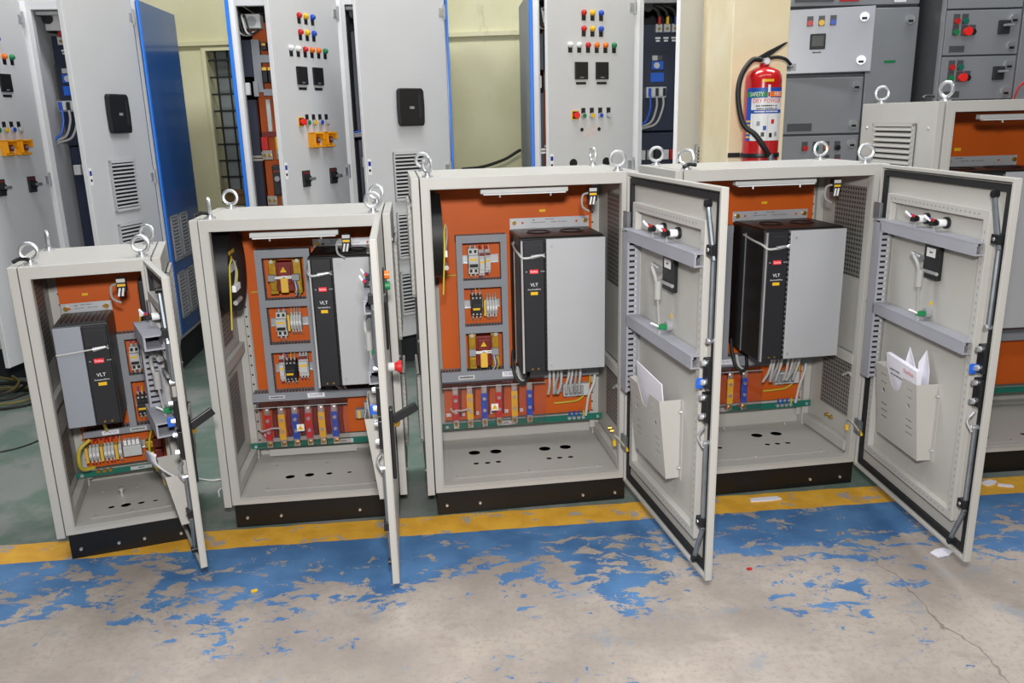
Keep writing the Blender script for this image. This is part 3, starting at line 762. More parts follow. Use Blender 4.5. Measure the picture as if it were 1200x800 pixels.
def place(cab, u, v, z):
    return cab.matrix_basis @ Vector((u, v, z))
def drive(cab, u0, u1, v0, v1, z0, z1, label, split, mirrored=False, plate=None, group='grey and black drives in the cabinets', cable=True):
    """frequency drive hung on the mounting panel; local origin at its lower front left corner"""
    w_, d_, h = u1 - u0, v1 - v0, z1 - z0
    r = root('frequency_drive', label, 'drive', place(cab, u0, v0, z0), cab.rotation_euler.z, group)
    g = MB(); g.prism([(0, .012), (w_, .012), (w_, d_), (0, d_)][::1], 2, 0, h)
    g.obj('casing', r, 'drive_case' if not mirrored else 'drive_top', .004)
    g = MB(); g.box(.004, w_ - .004, .02, d_ - .01, h, h + .004)
    to = g.obj('top_cover', r, 'drive_case' if not mirrored else 'drive_top', .002)
    if mirrored:
        for k in range(9): MB().box(.012 + k * (w_ - .024) / 9, .012 + (k + .55) * (w_ - .024) / 9, .03, d_ - .03, h + .004, h + .008).obj('fin', to, 'drive_top', .001)
    else:
        for k in range(2): MB().torus((w_ * (.3 + .4 * k), d_ * .55, h + .004), (0, 0, 1), w_ * .14, .004, 28, 6).obj('fan_rim', to, 'black_plastic')
    bl, bs = ((.012, split - .004), (split + .004, w_)) if not mirrored else ((split + .001, w_ - .003), (.0, split - .001))
    fp = MB().box(bl[0], bl[1], 0, .014, .004, h - .006).obj('front_panel', r, 'drive_black', .003)
    sp = MB().box(bs[0], bs[1], -.004, .014, .006, h - .004).obj('side_panel', r, 'silver' if not mirrored else 'silver_blue', .002)
    if not mirrored:
        MB().box(.003, .010, -.003, .014, 0, h - .008).obj('edge_strip', r, 'chrome')
        MB().box(-.002, 0, d_ * .55, d_ * .55 + .006, 0, h - .03).obj('side_seam', r, 'zinc')
        for x, z in ((bs[0] + .022, h - .03), (bs[0] + .015, .03)):
            MB().cyl((x, -.004, z), (x, -.007, z), .006, .005, 10).obj('screw', sp, 'zinc')
        for k in range(int(h / .02)): MB().box(split - .003, split + .003, -.002, .006, .01 + k * .02, .018 + k * .02).obj('vent_rib', fp, 'black_plastic')
    c = (bl[0] + bl[1]) / 2; bw = bl[1] - bl[0]
    MB().ring((bl[0] + bw * .12, bl[1] - bw * .12, h * .86 if not mirrored else h * .8, h - .02), (bl[0] + bw * .16, bl[1] - bw * .16, h * .866 if not mirrored else h * .81, h - .026), -.001, 0).obj('keypad_recess', fp, 'bay_dark')
    zl = h * .762 if not mirrored else h * .645
    bd = MB().box(c - bw * .20, c + bw * .20, -.0015, 0, zl - .008, zl + .008).obj('badge', fp, 'badge_red')
    text('Danfoss', .011, fp, 'text_white', (c, -.0022, zl), width=bw * .34)
    for sx_ in (-.36, .36, .46): MB().box(c + bw * sx_ - .003, c + bw * sx_ + .003, -.001, 0, zl - .002, zl + .002).obj('indicator', fp, 'mid_gray')
    text('VLT', .018, fp, 'text_white', (c, -.001, zl - .052))
    text('AutomationDrive', .0085, fp, 'text_white', (c, -.001, zl - .070), width=bw * .62)
    MB().box(c - bw * .17, c + bw * .17, -.001, 0, zl - .092, zl - .080).obj('rating_label', fp, 'yellow')
    for k in (-.012, .012): MB().cyl((c + k, -.003, .016), (c + k, 0, .016), .004, n=8).obj('warning_led', fp, 'brass')
    if plate:
        a, b_, zz = plate
        pl = MB().box(a - u0, b_ - u0, d_ - .004, d_ - .001, h - .002, zz - z0).obj('mounting_plate', r, 'plate', .001)
        for x in (a - u0 + .018, b_ - u0 - .018): MB().cyl((x, d_ - .016, zz - z0 - .018), (x, d_ - .004, zz - z0 - .018), .009, .008, 8).obj('bolt', pl, 'brass', 0, True)
        pw = b_ - a
        for x in (.16, .84): MB().cyl((a - u0 + pw * x, d_ - .006, zz - z0 - .02), (a - u0 + pw * x, d_ - .004, zz - z0 - .02), .005, n=8).obj('plug', pl, 'orange')
        text('#VLT', .007, pl, 'text_dark', (a - u0 + pw * .3, d_ - .0046, zz - z0 - .010))
        text('#DANGER  WARNING', .005, pl, 'text_dark', (a - u0 + pw * .5, d_ - .0046, zz - z0 - .008))
        text('#READ MANUAL BEFORE INSTALLATION', .0045, pl, 'text_dark', (a - u0 + pw * .36, d_ - .0046, zz - z0 - .020), width=pw * .18)
        text('#CAUTION  HIGH VOLTAGE', .0045, pl, 'text_dark', (a - u0 + pw * .62, d_ - .0046, zz - z0 - .020), width=pw * .2)
    if cable:
        zc = zl + .058 if not mirrored else zl + .045
        g = MB()
        if mirrored:
            g.tube([(.0, -.006, zc - .01), (split * .5, -.010, zc - .006), (c - .005, -.012, zc + .002)], .0028, 6)
        else:
            g.tube([(-.004, d_ * .6, zc + .03), (-.008, d_ * .3, zc + .02), (-.004, .02, zc + .012), (.01, -.012, zc - .002), (c, -.012, zc)], .0045, 6)
        g.cyl((c - .012, -.012, zc), (c + .03, -.012, zc + .006), .009, .006, 10, 1)
        for k in (-1, 0, 1): g.tube([(c + .028, -.012, zc + .005), (c + .04, -.016, zc + .006 + k * .007)], .0022, 5, 1)
        g.obj('bonding_cable', r, ('wire_white', 'zinc'), 0, True)
    return r

def acrylic(r, u0, u1, z0, z1, v):
    g = MB(); g.box(u0, u1, v, v + .003, z0, z1); g.add([(u0, v, z1), (u1, v, z1), (u1, v + .05, z1 + .012), (u0, v + .05, z1 + .012)], [(0, 1, 2, 3)])
    o = g.obj('acrylic_shield', r, 'acrylic')
    MB().box(u0, u1, v - .001, v - .0002, z1 - .002, z1 + .0).obj('shield_edge', o, 'light_gray')
    return o
def earth_bar(r, u0, u1, z0, z1, v, lab):
    o = MB().box(u0, u1, v, v + .006, z0, z1).obj('earth_bar', r, 'teal', .001)
    MB().box(lab - .04, lab + .04, v - .001, v, z0 + .004, z1 - .004).obj('name_label', o, 'light_gray')
    text('#EARTH', .009, o, 'text_dark', (lab, v - .0015, (z0 + z1) / 2))
    for a in (u0 + .02, u1 - .02): MB().cyl((a, v - .006, (z0 + z1) / 2), (a, v, (z0 + z1) / 2), .007, n=6).obj('bolt', o, 'zinc')
    return o
def strip_label(r, body, u, z, v, w_, h, m='light_gray', tm='text_dark'):
    o = MB().box(u - w_ / 2, u + w_ / 2, v - .001, v, z - h / 2, z + h / 2).obj('name_label', r, m)
    text(body, h * .75, o, tm, (u, v - .0014, z), width=w_ * .78); return o

# ---- the two wide cabinets share one layout
def fill_wide(r, W, H, dv0, u_off=0.0):
    vp = .41
    po = MB().box(.07, W - .047, vp, vp + .004, .245, .1 + H - .03).obj('mounting_panel', r, 'orange', .001)
    MB().tube([(.075, vp - .004, .885), (.143, vp - .004, .887)], .003, 5).obj('wire', r, 'wire_yellow')
    MB().box(.50, .525, vp - .001, vp, 1.135, 1.145).obj('marker_label', po, 'yellow')
    v = .345
    duct(r, 'u', .143, .352, 1.027, 1.058, v, vp); duct(r, 'u', .06, W - .03, .433, .484, v, vp)
    duct(r, 'z', .484, 1.027, .143, .168, v, vp); duct(r, 'z', .484, 1.027, .325, .351, v, vp)
    duct(r, 'u', .168, .325, .841, .873, v, vp); duct(r, 'u', .168, .325, .648, .678, v, vp)
    din_rail(r, .172, .322, .952, vp - .006); din_rail(r, .172, .322, .762, vp - .006); din_rail(r, .575, .70, .365, vp - .006)
    breaker(r, .192, .232, .898, 1.003, .335); relay(r, .237, .259, .898, .985, .345); relay(r, .262, .284, .91, .985, .345)
    contactor(r, .197, .243, .722, .806, .33); terminals(r, .25, .308, .722, .782, .355)
    transformer(r, .176, .314, .492, .643, .34)
    busbars(r, [.113, .174, .236, .299, .366, .432], .24, .422, .335)
    for k, u in enumerate((.085, .145, .206, .268, .336, .402)):
        t_ = ('L1', 'L2', 'L3', 'U', 'V', 'W')[k]; strip_label(r, t_, u, .272, .408, .022, .015, 'white', 'text_blue')
    MB().tube([(.09, .33, .33), (.10, .325, .315), (.113, .326, .32), (.14, .325, .318), (.172, .326, .325)], .004, 6).obj('wire', r, 'wire_white')
    sh = acrylic(r, .058, .497, .25, .430, .30); warn_sign(sh, .276, .333, .299, .03)
    earth_bar(r, .055, W - .005, .212, .24, .385, .335)
    strip_label(r, '#INCOMER', .165, .458, v, .07, .018); strip_label(r, 'TO MOTOR', .355, .462, v, .075, .022, 'white', 'text_blue')
    cabinet_lamp(r, .219, .545, 1.247); door_switch(r, .645, 1.235)
    fan_unit(r, 1.085)
    MB().box(.585, .70, .355, .385, .337, .392).obj('brake_terminal', r, 'light_gray', .003)
    for k in range(5):
        u = .592 + k * .017; MB().box(u, u + .012, .345, .356, .345, .385).obj('terminal_block', r, 'mid_gray', .001)
    strip_label(r, '#BRAKE', .63, .322, vp, .045, .014, 'white', 'text_blue')
    for k in range(8):
        u = (.505, .522, .538, .552, .585, .602, .618, .635)[k]
        c = ('wire_white', 'wire_white', 'wire_gray', 'wire_white')[k % 4]; e = .455 - .03 * rnd.random()
        g = MB(); g.tube([(u, .24, .525), (u + rnd.uniform(-.002, .003), .25, .47), (u + rnd.uniform(-.006, .006), .27, .42), (u + rnd.uniform(-.008, .01), .30, .375)], .0055, 7)
        g.cyl((u, .24, .53), (u, .242, .505), .0065, n=8, m=1); g.obj('wire', r, (c, ('red', 'yellow', 'blue', 'wire_yellow')[k % 4]), 0, True)
    MB().tube([(.37, .36, .56), (.362, .33, .52), (.368, .3, .46), (.395, .29, .435), (.42, .3, .45), (.43, .33, .49)], .0075, 8).obj('cable', r, 'cable_black', 0, True)
    MB().tube([(.38, .32, .50), (.385, .3, .455), (.41, .295, .435)], .007, 7).obj('cable', r, 'wire_gray', 0, True)
    MB().tube([(.725, .36, .46), (.718, .345, .40), (.69, .33, .34), (.68, .34, .25)], .0055, 7).obj('wire', r, 'wire_white', 0, True)
    MB().tube([(.715, .38, .46), (.70, .38, .36), (.66, .385, .31), (.60, .39, .30), (.55, .395, .297)], .004, 6).obj('wire', r, 'wire_yellow', 0, True)
    for k in range(4):
        u = .615 + k * .021; g = MB(); g.cyl((u, .375, .228), (u, .385, .228), .008, n=8); g.cyl((u, .375, .236), (u, .372, .262), .004, n=6, m=1); g.obj('earth_lug', r, ('zinc', 'blue' if k < 3 else 'wire_yellow'))
    for k in range(2): MB().cyl((W - .003, .2 + k * .035, .225), (W - .018, .2 + k * .035, .225), .009, .006, 8).obj('earth_stud', r, 'brass', 0, True)
    gland_plate(r, .075, .69, .08, .43, [(.184, .326, .025), (.277, .322, .025), (.49, .31, .025), (.582, .312, .025), (.18, .21, .012), (.228, .208, .012), (.274, .21, .012), (.489, .202, .012), (.535, .201, .012), (.582, .2, .012)])
    MB().tube([(W - .03, .10, .45), (W - .025, .06, .47), (W - .02, .03, .44), (W - .01, .0, .40)], .006, 6).obj('earth_strap', r, 'wire_gray', 0, True)

V3 = ((.86, 1.22), (.27, .55))
c3 = cabinet((-.312, 2.953), 7.895, .769, 1.214, .50, .032, 'wide beige cabinet left of another like it, pocket holding blank white sheet', ((.041, .039), (.173, .038), (.591, .033), (.724, .032)), V3, .41)
fill_wide(c3, .769, 1.214, .12)
drive(c3, .371, .706, .12, .405, .53, 1.066, 'silver-fronted drive in the middle open cabinet, fully uncovered by doors', .098, plate=(.373, .708, 1.113))
d3 = front_door(c3, .769, 1.214, .1, 93.745)
c4 = cabinet((.643, 3.042), 8.457, .783, 1.213, .45, .032, 'wide beige cabinet, left part hidden by a door, pocket holding a booklet', ((.041, .039), (.173, .038), (.591, .033), (.724, .032)), V3, .41)
fill_wide(c4, .783, 1.213, .1)
drive(c4, .372, .71, .09, .405, .535, 1.066, 'silver-fronted drive with its black left side in full view', .10, plate=(.37, .708, 1.108))
d4 = front_door(c4, .783, 1.213, .1, 84.246)

# ---- middle size cabinet
c2 = cabinet((-1.09, 2.889), 6.505, .636, 1.092, .46, .032, 'medium beige cabinet with red emergency stop on its edge-on door', ((.048, .039), (.176, .038), (.479, .038)), ((.69, 1.07), (.25, .55)), .41)
def fill_mid(r):
    W = .636; vp = .41; v = .345
    po = MB().box(.06, W - .05, vp, vp + .004, .215, 1.15).obj('mounting_panel', r, 'orange', .001)
    duct(r, 'u', .113, .328, .997, 1.03, v, vp); duct(r, 'u', .045, W - .03, .396, .432, v, vp)
    duct(r, 'z', .432, .997, .113, .139, v, vp); duct(r, 'z', .432, .997, .302, .327, v, vp)
    duct(r, 'u', .139, .302, .796, .826, v, vp); duct(r, 'u', .139, .302, .605, .639, v, vp)
    transformer(r, .159, .296, .85, .987, .335)
    din_rail(r, .142, .30, .722, vp - .006); din_rail(r, .142, .30, .525, vp - .006)
    breaker(r, .172, .212, .672, .772, .335); terminals(r, .217, .272, .697, .757, .35)
    relay(r, .165, .186, .485, .575, .345); contactor(r, .19, .235, .482, .565, .33); relay(r, .245, .283, .497, .585, .34)
    busbars(r, [.099, .156, .211, .266, .32, .374], .195, .376, .335)
    for k, u in enumerate((.073, .128)): strip_label(r, ('L1', 'L2')[k], u, .225, .408, .018, .013, 'white', 'text_blue')
    MB().tube([(.06, .33, .285), (.075, .325, .275), (.099, .326, .28), (.12, .325, .285), (.154, .326, .282)], .004, 6).obj('wire', r, 'wire_white')
    sh = acrylic(r, .058, .435, .21, .386, .30); warn_sign(sh, .236, .29, .299, .03)
    earth_bar(r, .01, .60, .172, .199, .385, .40)
    strip_label(r, '#INCOMER', .145, .414, v, .065, .015); strip_label(r, 'TO MOTOR', .305, .414, v, .07, .02, 'white', 'text_blue')
    cabinet_lamp(r, .161, .476, 1.118); door_switch(r, .50, 1.095); fan_unit(r, .985)
    MB().tube([(.075, vp - .004, .85), (.113, vp - .004, .852)], .003, 5).obj('wire', r, 'wire_yellow')
    MB().box(.46, .57, .35, .385, .295, .335).obj('brake_terminal', r, 'mid_gray', .003)
    MB().box(.47, .482, .345, .352, .297, .333).obj('end_stop', r, 'tape_yellow')
    for k in range(3): MB().box(.50 + k * .02, .515 + k * .02, .352, .385, .335, .365).obj('terminal_block', r, 'light_gray')
    for k in range(3): MB().tube([(.40 + k * .012, .28, .515), (.395 + k * .016, .30, .47), (.41 + k * .01, .33, .44)], .005, 6).obj('wire', r, ('wire_gray', 'coil_red', 'wire_gray')[k], 0, True)
    for k in range(2): MB().cyl((.545 + k * .02, .375, .186), (.545 + k * .02, .385, .186), .007, n=8).obj('earth_lug', r, 'zinc')
    gland_plate(r, .11, .555, .07, .315, [(.193, .188, .019), (.27, .194, .019), (.35, .194, .013), (.432, .193, .009)])
    MB().box(.08, .45, .40, .403, .13, .16).obj('rear_lip', r, 'paint')
fill_mid(c2)
drive(c2, .346, .60, .12, .405, .515, 1.026, 'drive half hidden behind the edge-on door with red emergency stop', .090, plate=(.338, .60, 1.058))
front_door(c2, .636, 1.092, .1, 90.937, ext='buttons')

# ---- narrow cabinet
c1 = cabinet((-1.62, 2.676), 19.341, .404, .976, .45, .032, 'smallest and narrowest beige cabinet, leftmost and turned to the right', ((.038, .035), (.164, .034), (.251, .034), (.378, .03)), ((.70, 1.0), (.22, .42)), .36)
def fill_small(r):
    W = .404; vp = .345; v = .285
    po = MB().box(.045, W - .06, vp, vp + .004, .215, 1.04).obj('mounting_panel', r, 'orange', .001)
    MB().box(.125, .145, vp - .001, vp, .905, .914).obj('marker_label', po, 'yellow')
    duct(r, 'u', .226, .335, .733, .757, v, vp); duct(r, 'z', .385, .733, .226, .251, v, vp)
    duct(r, 'u', .251, .335, .565, .590, v, vp); duct(r, 'u', .06, .345, .36, .385, v, vp)
    din_rail(r, .255, .34, .655, vp - .006); din_rail(r, .255, .34, .465, vp - .006); din_rail(r, .045, .30, .29, vp - .006)
    breaker(r, .262, .296, .607, .699, .28); breaker(r, .298, .316, .607, .685, .285, poles=1)
    contactor(r, .262, .306, .423, .503, .275); relay(r, .309, .33, .42, .49, .28)
    terminals(r, .055, .105, .262, .315, .285, 3, True, ('red', 'yellow', 'blue')); terminals(r, .108, .158, .262, .315, .285, 3, True, ('red', 'yellow', 'blue'))
    terminals(r, .160, .185, .262, .315, .285, 1, True)
    MB().box(.188, .255, .285, .325, .262, .305).obj('brake_terminal', r, 'light_gray', .003)
    for k in range(4): MB().box(.192 + k * .015, .203 + k * .015, .30, .325, .305, .325).obj('terminal_block', r, 'white')
    for k in range(2):
        g = MB().box(.27, .30, .28, .32, .243 + k * .045, .27 + k * .045).obj('current_coil', r, 'brass_frame', .003)
        MB().box(.30, .33, .285, .32, .238 + k * .045, .275 + k * .045).obj('current_coil', r, 'coil_red', .003)
    for k in range(6): MB().cyl((.066 + k * .022, vp - .012, .335), (.066 + k * .022, vp - .002, .335), .007, n=8).obj('terminal_screw', r, 'coil_red')
    earth_bar(r, .005, .345, .185, .207, .325, .24)
    for k in range(3): MB().cyl((.085 + k * .022, .315, .205), (.085 + k * .022, .325, .205), .008, n=8).obj('earth_lug', r, 'brass')
    strip_label(r, 'TO MOTOR', .155, .372, v, .06, .016, 'white', 'text_blue'); strip_label(r, '#INCOMER', .255, .372, v, .06, .015)
    MB().tube([(.09, .22, .375), (.055, .2, .35), (.045, .2, .30), (.05, .22, .262), (.085, .25, .25)], .007, 8).obj('wire', r, 'wire_yellow', 0, True)
    for k in range(2): MB().tube([(.135 + k * .02, .2, .48), (.145, .22, .44), (.15 - k * .006, .26, .39)], .0035, 6).obj('wire', r, 'wire_yellow', 0, True)
    MB().tube([(.30, .29, .36), (.285, .27, .30), (.29, .26, .23), (.31, .27, .19), (.32, .29, .2)], .004, 6).obj('wire', r, 'wire_yellow', 0, True)
    door_switch(r, .295, .985, .06)
    MB().cyl((.345, .2, .92), (.385, .2, .92), .06, .06, 20).obj('cooling_fan', r, 'black_plastic', 0, True)
    MB().box(.34, .384, .13, .27, .72, .98).obj('fan_plate', r, 'black_plastic', .004)
    MB().tube([(.335, .14, .86), (.33, .13, .82), (.34, .12, .78), (.35, .12, .74)], .004, 6).obj('wire', r, 'wire_yellow')
    for k in range(3): MB().box(.332, .344, .13 + k * .014, .141 + k * .014, .85, .87).obj('connector', r, 'white')
    gland_plate(r, .075, .355, .07, .32, [(.137, .146, .012), (.188, .145, .018), (.242, .144, .012), (.293, .144, .009)])
    g = MB(); g.lathe([(.006, 0), (.006, .02), (.012, .02), (.012, .03), (.004, .034)], (.165, .25, .122), 10); g.obj('gland_bolt', r, 'chrome', 0, True)
fill_small(c1)
drive(c1, .054, .228, .08, .31, .47, .848, 'compact drive with blue-grey left half in the narrow cabinet', .090, True, plate=(.053, .226, .886))
front_door(c1, .404, .976, .1, 101.054, ext='plain')

# ---- tall cabinet cut by the right border
c5 = cabinet((1.649, 3.185), 5.159, 1.0, 1.436, .56, .032, 'tallest beige cabinet, partly visible at far right, slatted vent on left side', ((.041, .039), (.173, .038), (.8, .033)), ((1.08, 1.455), (.27, .55)), .43)
def fill_tall(r):
    vp = .43
    MB().box(.07, .93, vp, vp + .004, .245, 1.49).obj('mounting_panel', r, 'orange', .001)
    MB().box(.33, .36, vp - .001, vp, 1.33, 1.342).obj('marker_label', r, 'yellow')
    cabinet_lamp(r, .17, .60, 1.465)
    duct(r, 'u', .06, .94, .48, .53, .36, vp); earth_bar(r, .05, .95, .212, .24, .40, .4)
    busbars(r, [.113, .18, .245, .31, .375, .44], .25, .44, .35)
    MB().tube([(.33, .15, .56), (.34, .13, .50), (.31, .12, .43), (.26, .14, .38)], .007, 8).obj('cable', r, 'wire_white', 0, True)
    MB().tube([(.30, .2, .56), (.295, .2, .50), (.30, .22, .42)], .006, 6).obj('wire', r, 'wire_yellow', 0, True)
    gland_plate(r, .12, .88, .05, .45, [(.42, .115, .014), (.30, .28, .025), (.5, .28, .025), (.6, .12, .014)])
fill_tall(c5)
drive(c5, .10, .62, .13, .425, .60, 1.26, 'large drive in the tallest cabinet, cut by the right border', .26, plate=(.08, .62, 1.306))
front_door(c5, 1.0, 1.436, .1, 118, sw=False, pocket=False)

# eyebolts
for r, W, top, D, A_ in ((c1, .404, 1.076, .45, (.1, 1.35, .2, .5)), (c2, .636, 1.192, .46, (1.3, .1, .1, .3)), (c3, .769, 1.314, .50, (1.0, .2, .1, 1.4)), (c4, .783, 1.313, .45, (.75, .15, .2, .1)), (c5, 1.0, 1.536, .56, (1.2, .15, .1, .1))):
    for (u, v), a in zip(((.03, .06), (.03, D - .04), (W - .03, .07), (W - .03, D - .04)), A_): eyebolt(r, u, v, top, a)
for r, top, u, v in ((c1, 1.076, .0, .05), (c2, 1.192, .0, .05), (c5, 1.536, -.02, .1), (c4, 1.313, .02, .01)):
    g = MB(); g.tube([(u - .02, v - .0, top + .012), (u + .0, v + .01, top + .02), (u + .03, v + .0, top + .018)], .007, 6); g.obj('cable_tie', r, 'black_plastic')

# ------------------------------------------------------------------ paper in and around the cabinets
def door_world(cab, d):
    return cab.matrix_basis @ Matrix.Translation(d.location) @ Matrix.Rotation(d.rotation_euler.z, 4, 'Z')
def sheet(name, mtx, pts, thick, material, label, cat, group=None):
    """pts = quad in door coordinates (x,y,z)"""
    P = [mtx @ Vector(p) for p in pts]; n = (P[1] - P[0]).cross(P[3] - P[0]).normalized() * thick
    base = sum(P, Vector()) / len(P); Q = [p - base for p in P]; k = len(Q)
    g = MB(); g.add(Q + [p + n for p in Q], [tuple(range(k - 1, -1, -1)), tuple(range(k, 2 * k))] + [(i, (i + 1) % k, k + (i + 1) % k, k + i) for i in range(k)])
    o = g.obj(name, None, material); o.location = base
    return tag(o, label, cat, group)
M3 = door_world(c3, d3); M4 = door_world(c4, d4)
sheet('paper_sheet', M3, [(-.47, .03, .345), (-.235, .03, .345), (-.235, .062, .67), (-.47, .062, .655)], .004, 'paper', 'blank white sheet standing in the pocket of the middle cabinet door', 'paper')
bk = sheet('manual_booklet', M4, [(-.46, .03, .345), (-.25, .03, .345), (-.25, .062, .652), (-.46, .062, .642)], .016, 'paper', 'white booklet with red script lettering in the right door pocket', 'booklet', 'papers in the right door pocket')
bo = bk.location
def on_bk(x, z):
    p = M4 @ Vector((x, .0625 - (.655 - z) * .1, z)); return p - bo
rx = (M4.to_3x3() @ Vector((-1, 0, 0))); uz = (M4.to_3x3() @ Vector((0, .1, 1))).normalized()
off = (M4.to_3x3() @ Vector((0, .003, 0)))
text('Danfoss', .021, bk, 'text_red', on_bk(-.41, .622) + off, rx, uz)
text('#VLT AutomationDrive', .010, bk, 'text_dark', on_bk(-.335, .585) + off, rx, uz)
text('#Quick Guide', .012, bk, 'text_dark', on_bk(-.315, .602) + off, rx, uz)
sheet('paper_sheet', M4, [(-.42, .02, .40), (-.34, .02, .40), (-.335, .04, .62), (-.355, .035, .70), (-.44, .05, .63)], .002, 'paper', 'white leaf with pointed upper corner behind the booklet', 'paper', 'papers in the right door pocket')
sheet('paper_sheet', M4, [(-.475, .018, .40), (-.40, .02, .40), (-.41, .03, .66), (-.435, .02, .71), (-.48, .03, .65)], .002, 'paper', 'rightmost white leaf poking out behind the booklet', 'paper', 'papers in the right door pocket')
d1 = [o for o in c1.children if o.name.startswith('door') and o.data.name.startswith('door') and len(o.children) > 3][0]
M1 = door_world(c1, d1)
g = MB(); prof = []
for k in range(9):
    t = k / 8; prof.append((-.17 + .02 * math.sin(t * 3), .04 + .07 * t + .03 * math.sin(t * 3.1), .35 + .13 * t - .02 * t * t))
vs = [M1 @ Vector(p) for p in prof] + [M1 @ (Vector(p) + Vector((-.09, -.02, .01))) for p in prof]
c0 = vs[0]; g.add([v_ - c0 for v_ in vs], [(k, k + 1, 10 + k, 9 + k) for k in range(8)])
o = g.obj('rolled_papers', None, 'paper', 0, True); o.location = c0
md = o.modifiers.new('solid', 'SOLIDIFY'); md.thickness = .003
tag(o, 'curled white papers sticking out of the narrow cabinet door pocket', 'paper')

def scrap(x, y, sx_, sy_, rot, label, m='paper', name='paper_scrap', cat='paper'):
    g = MB(); pts = [(-.5, -.4), (.1, -.5), (.5, -.3), (.42, .35), (.0, .5), (-.46, .3)]
    vs = [(p[0] * sx_, p[1] * sy_, .001) for p in pts] + [(p[0] * sx_, p[1] * sy_, .004 + .012 * abs(p[0] * p[1])) for p in pts]
    g.add(vs, [(5, 4, 3, 2, 1, 0), (6, 7, 8, 9, 10, 11)] + [(i, (i + 1) % 6, 6 + (i + 1) % 6, 6 + i) for i in range(6)])
    o = g.obj(name, None, m); o.location = (x, y, 0); o.rotation_euler.z = rot; tag(o, label, cat)
scrap(1.007, 3.03, .13, .035, .1, 'long white paper strip on yellow line by black plinth')
scrap(1.97, 3.13, .07, .04, .5, 'crumpled white paper scrap on yellow line at right')
scrap(2.02, 3.10, .06, .025, -.3, 'thin white paper shred lying beside the crumpled scrap')
scrap(1.491, 2.582, .08, .05, .4, 'white paper scrap beneath the free edge of rightmost open door')
scrap(-.885, 2.445, .022, .016, .5, 'tiny yellow plastic chip lying on the blue paint', 'yellow', 'plastic_chip', 'chip')
scrap(.794, 2.507, .018, .014, .2, 'tiny red plastic chip lying on the bare concrete', 'red', 'plastic_chip', 'chip')

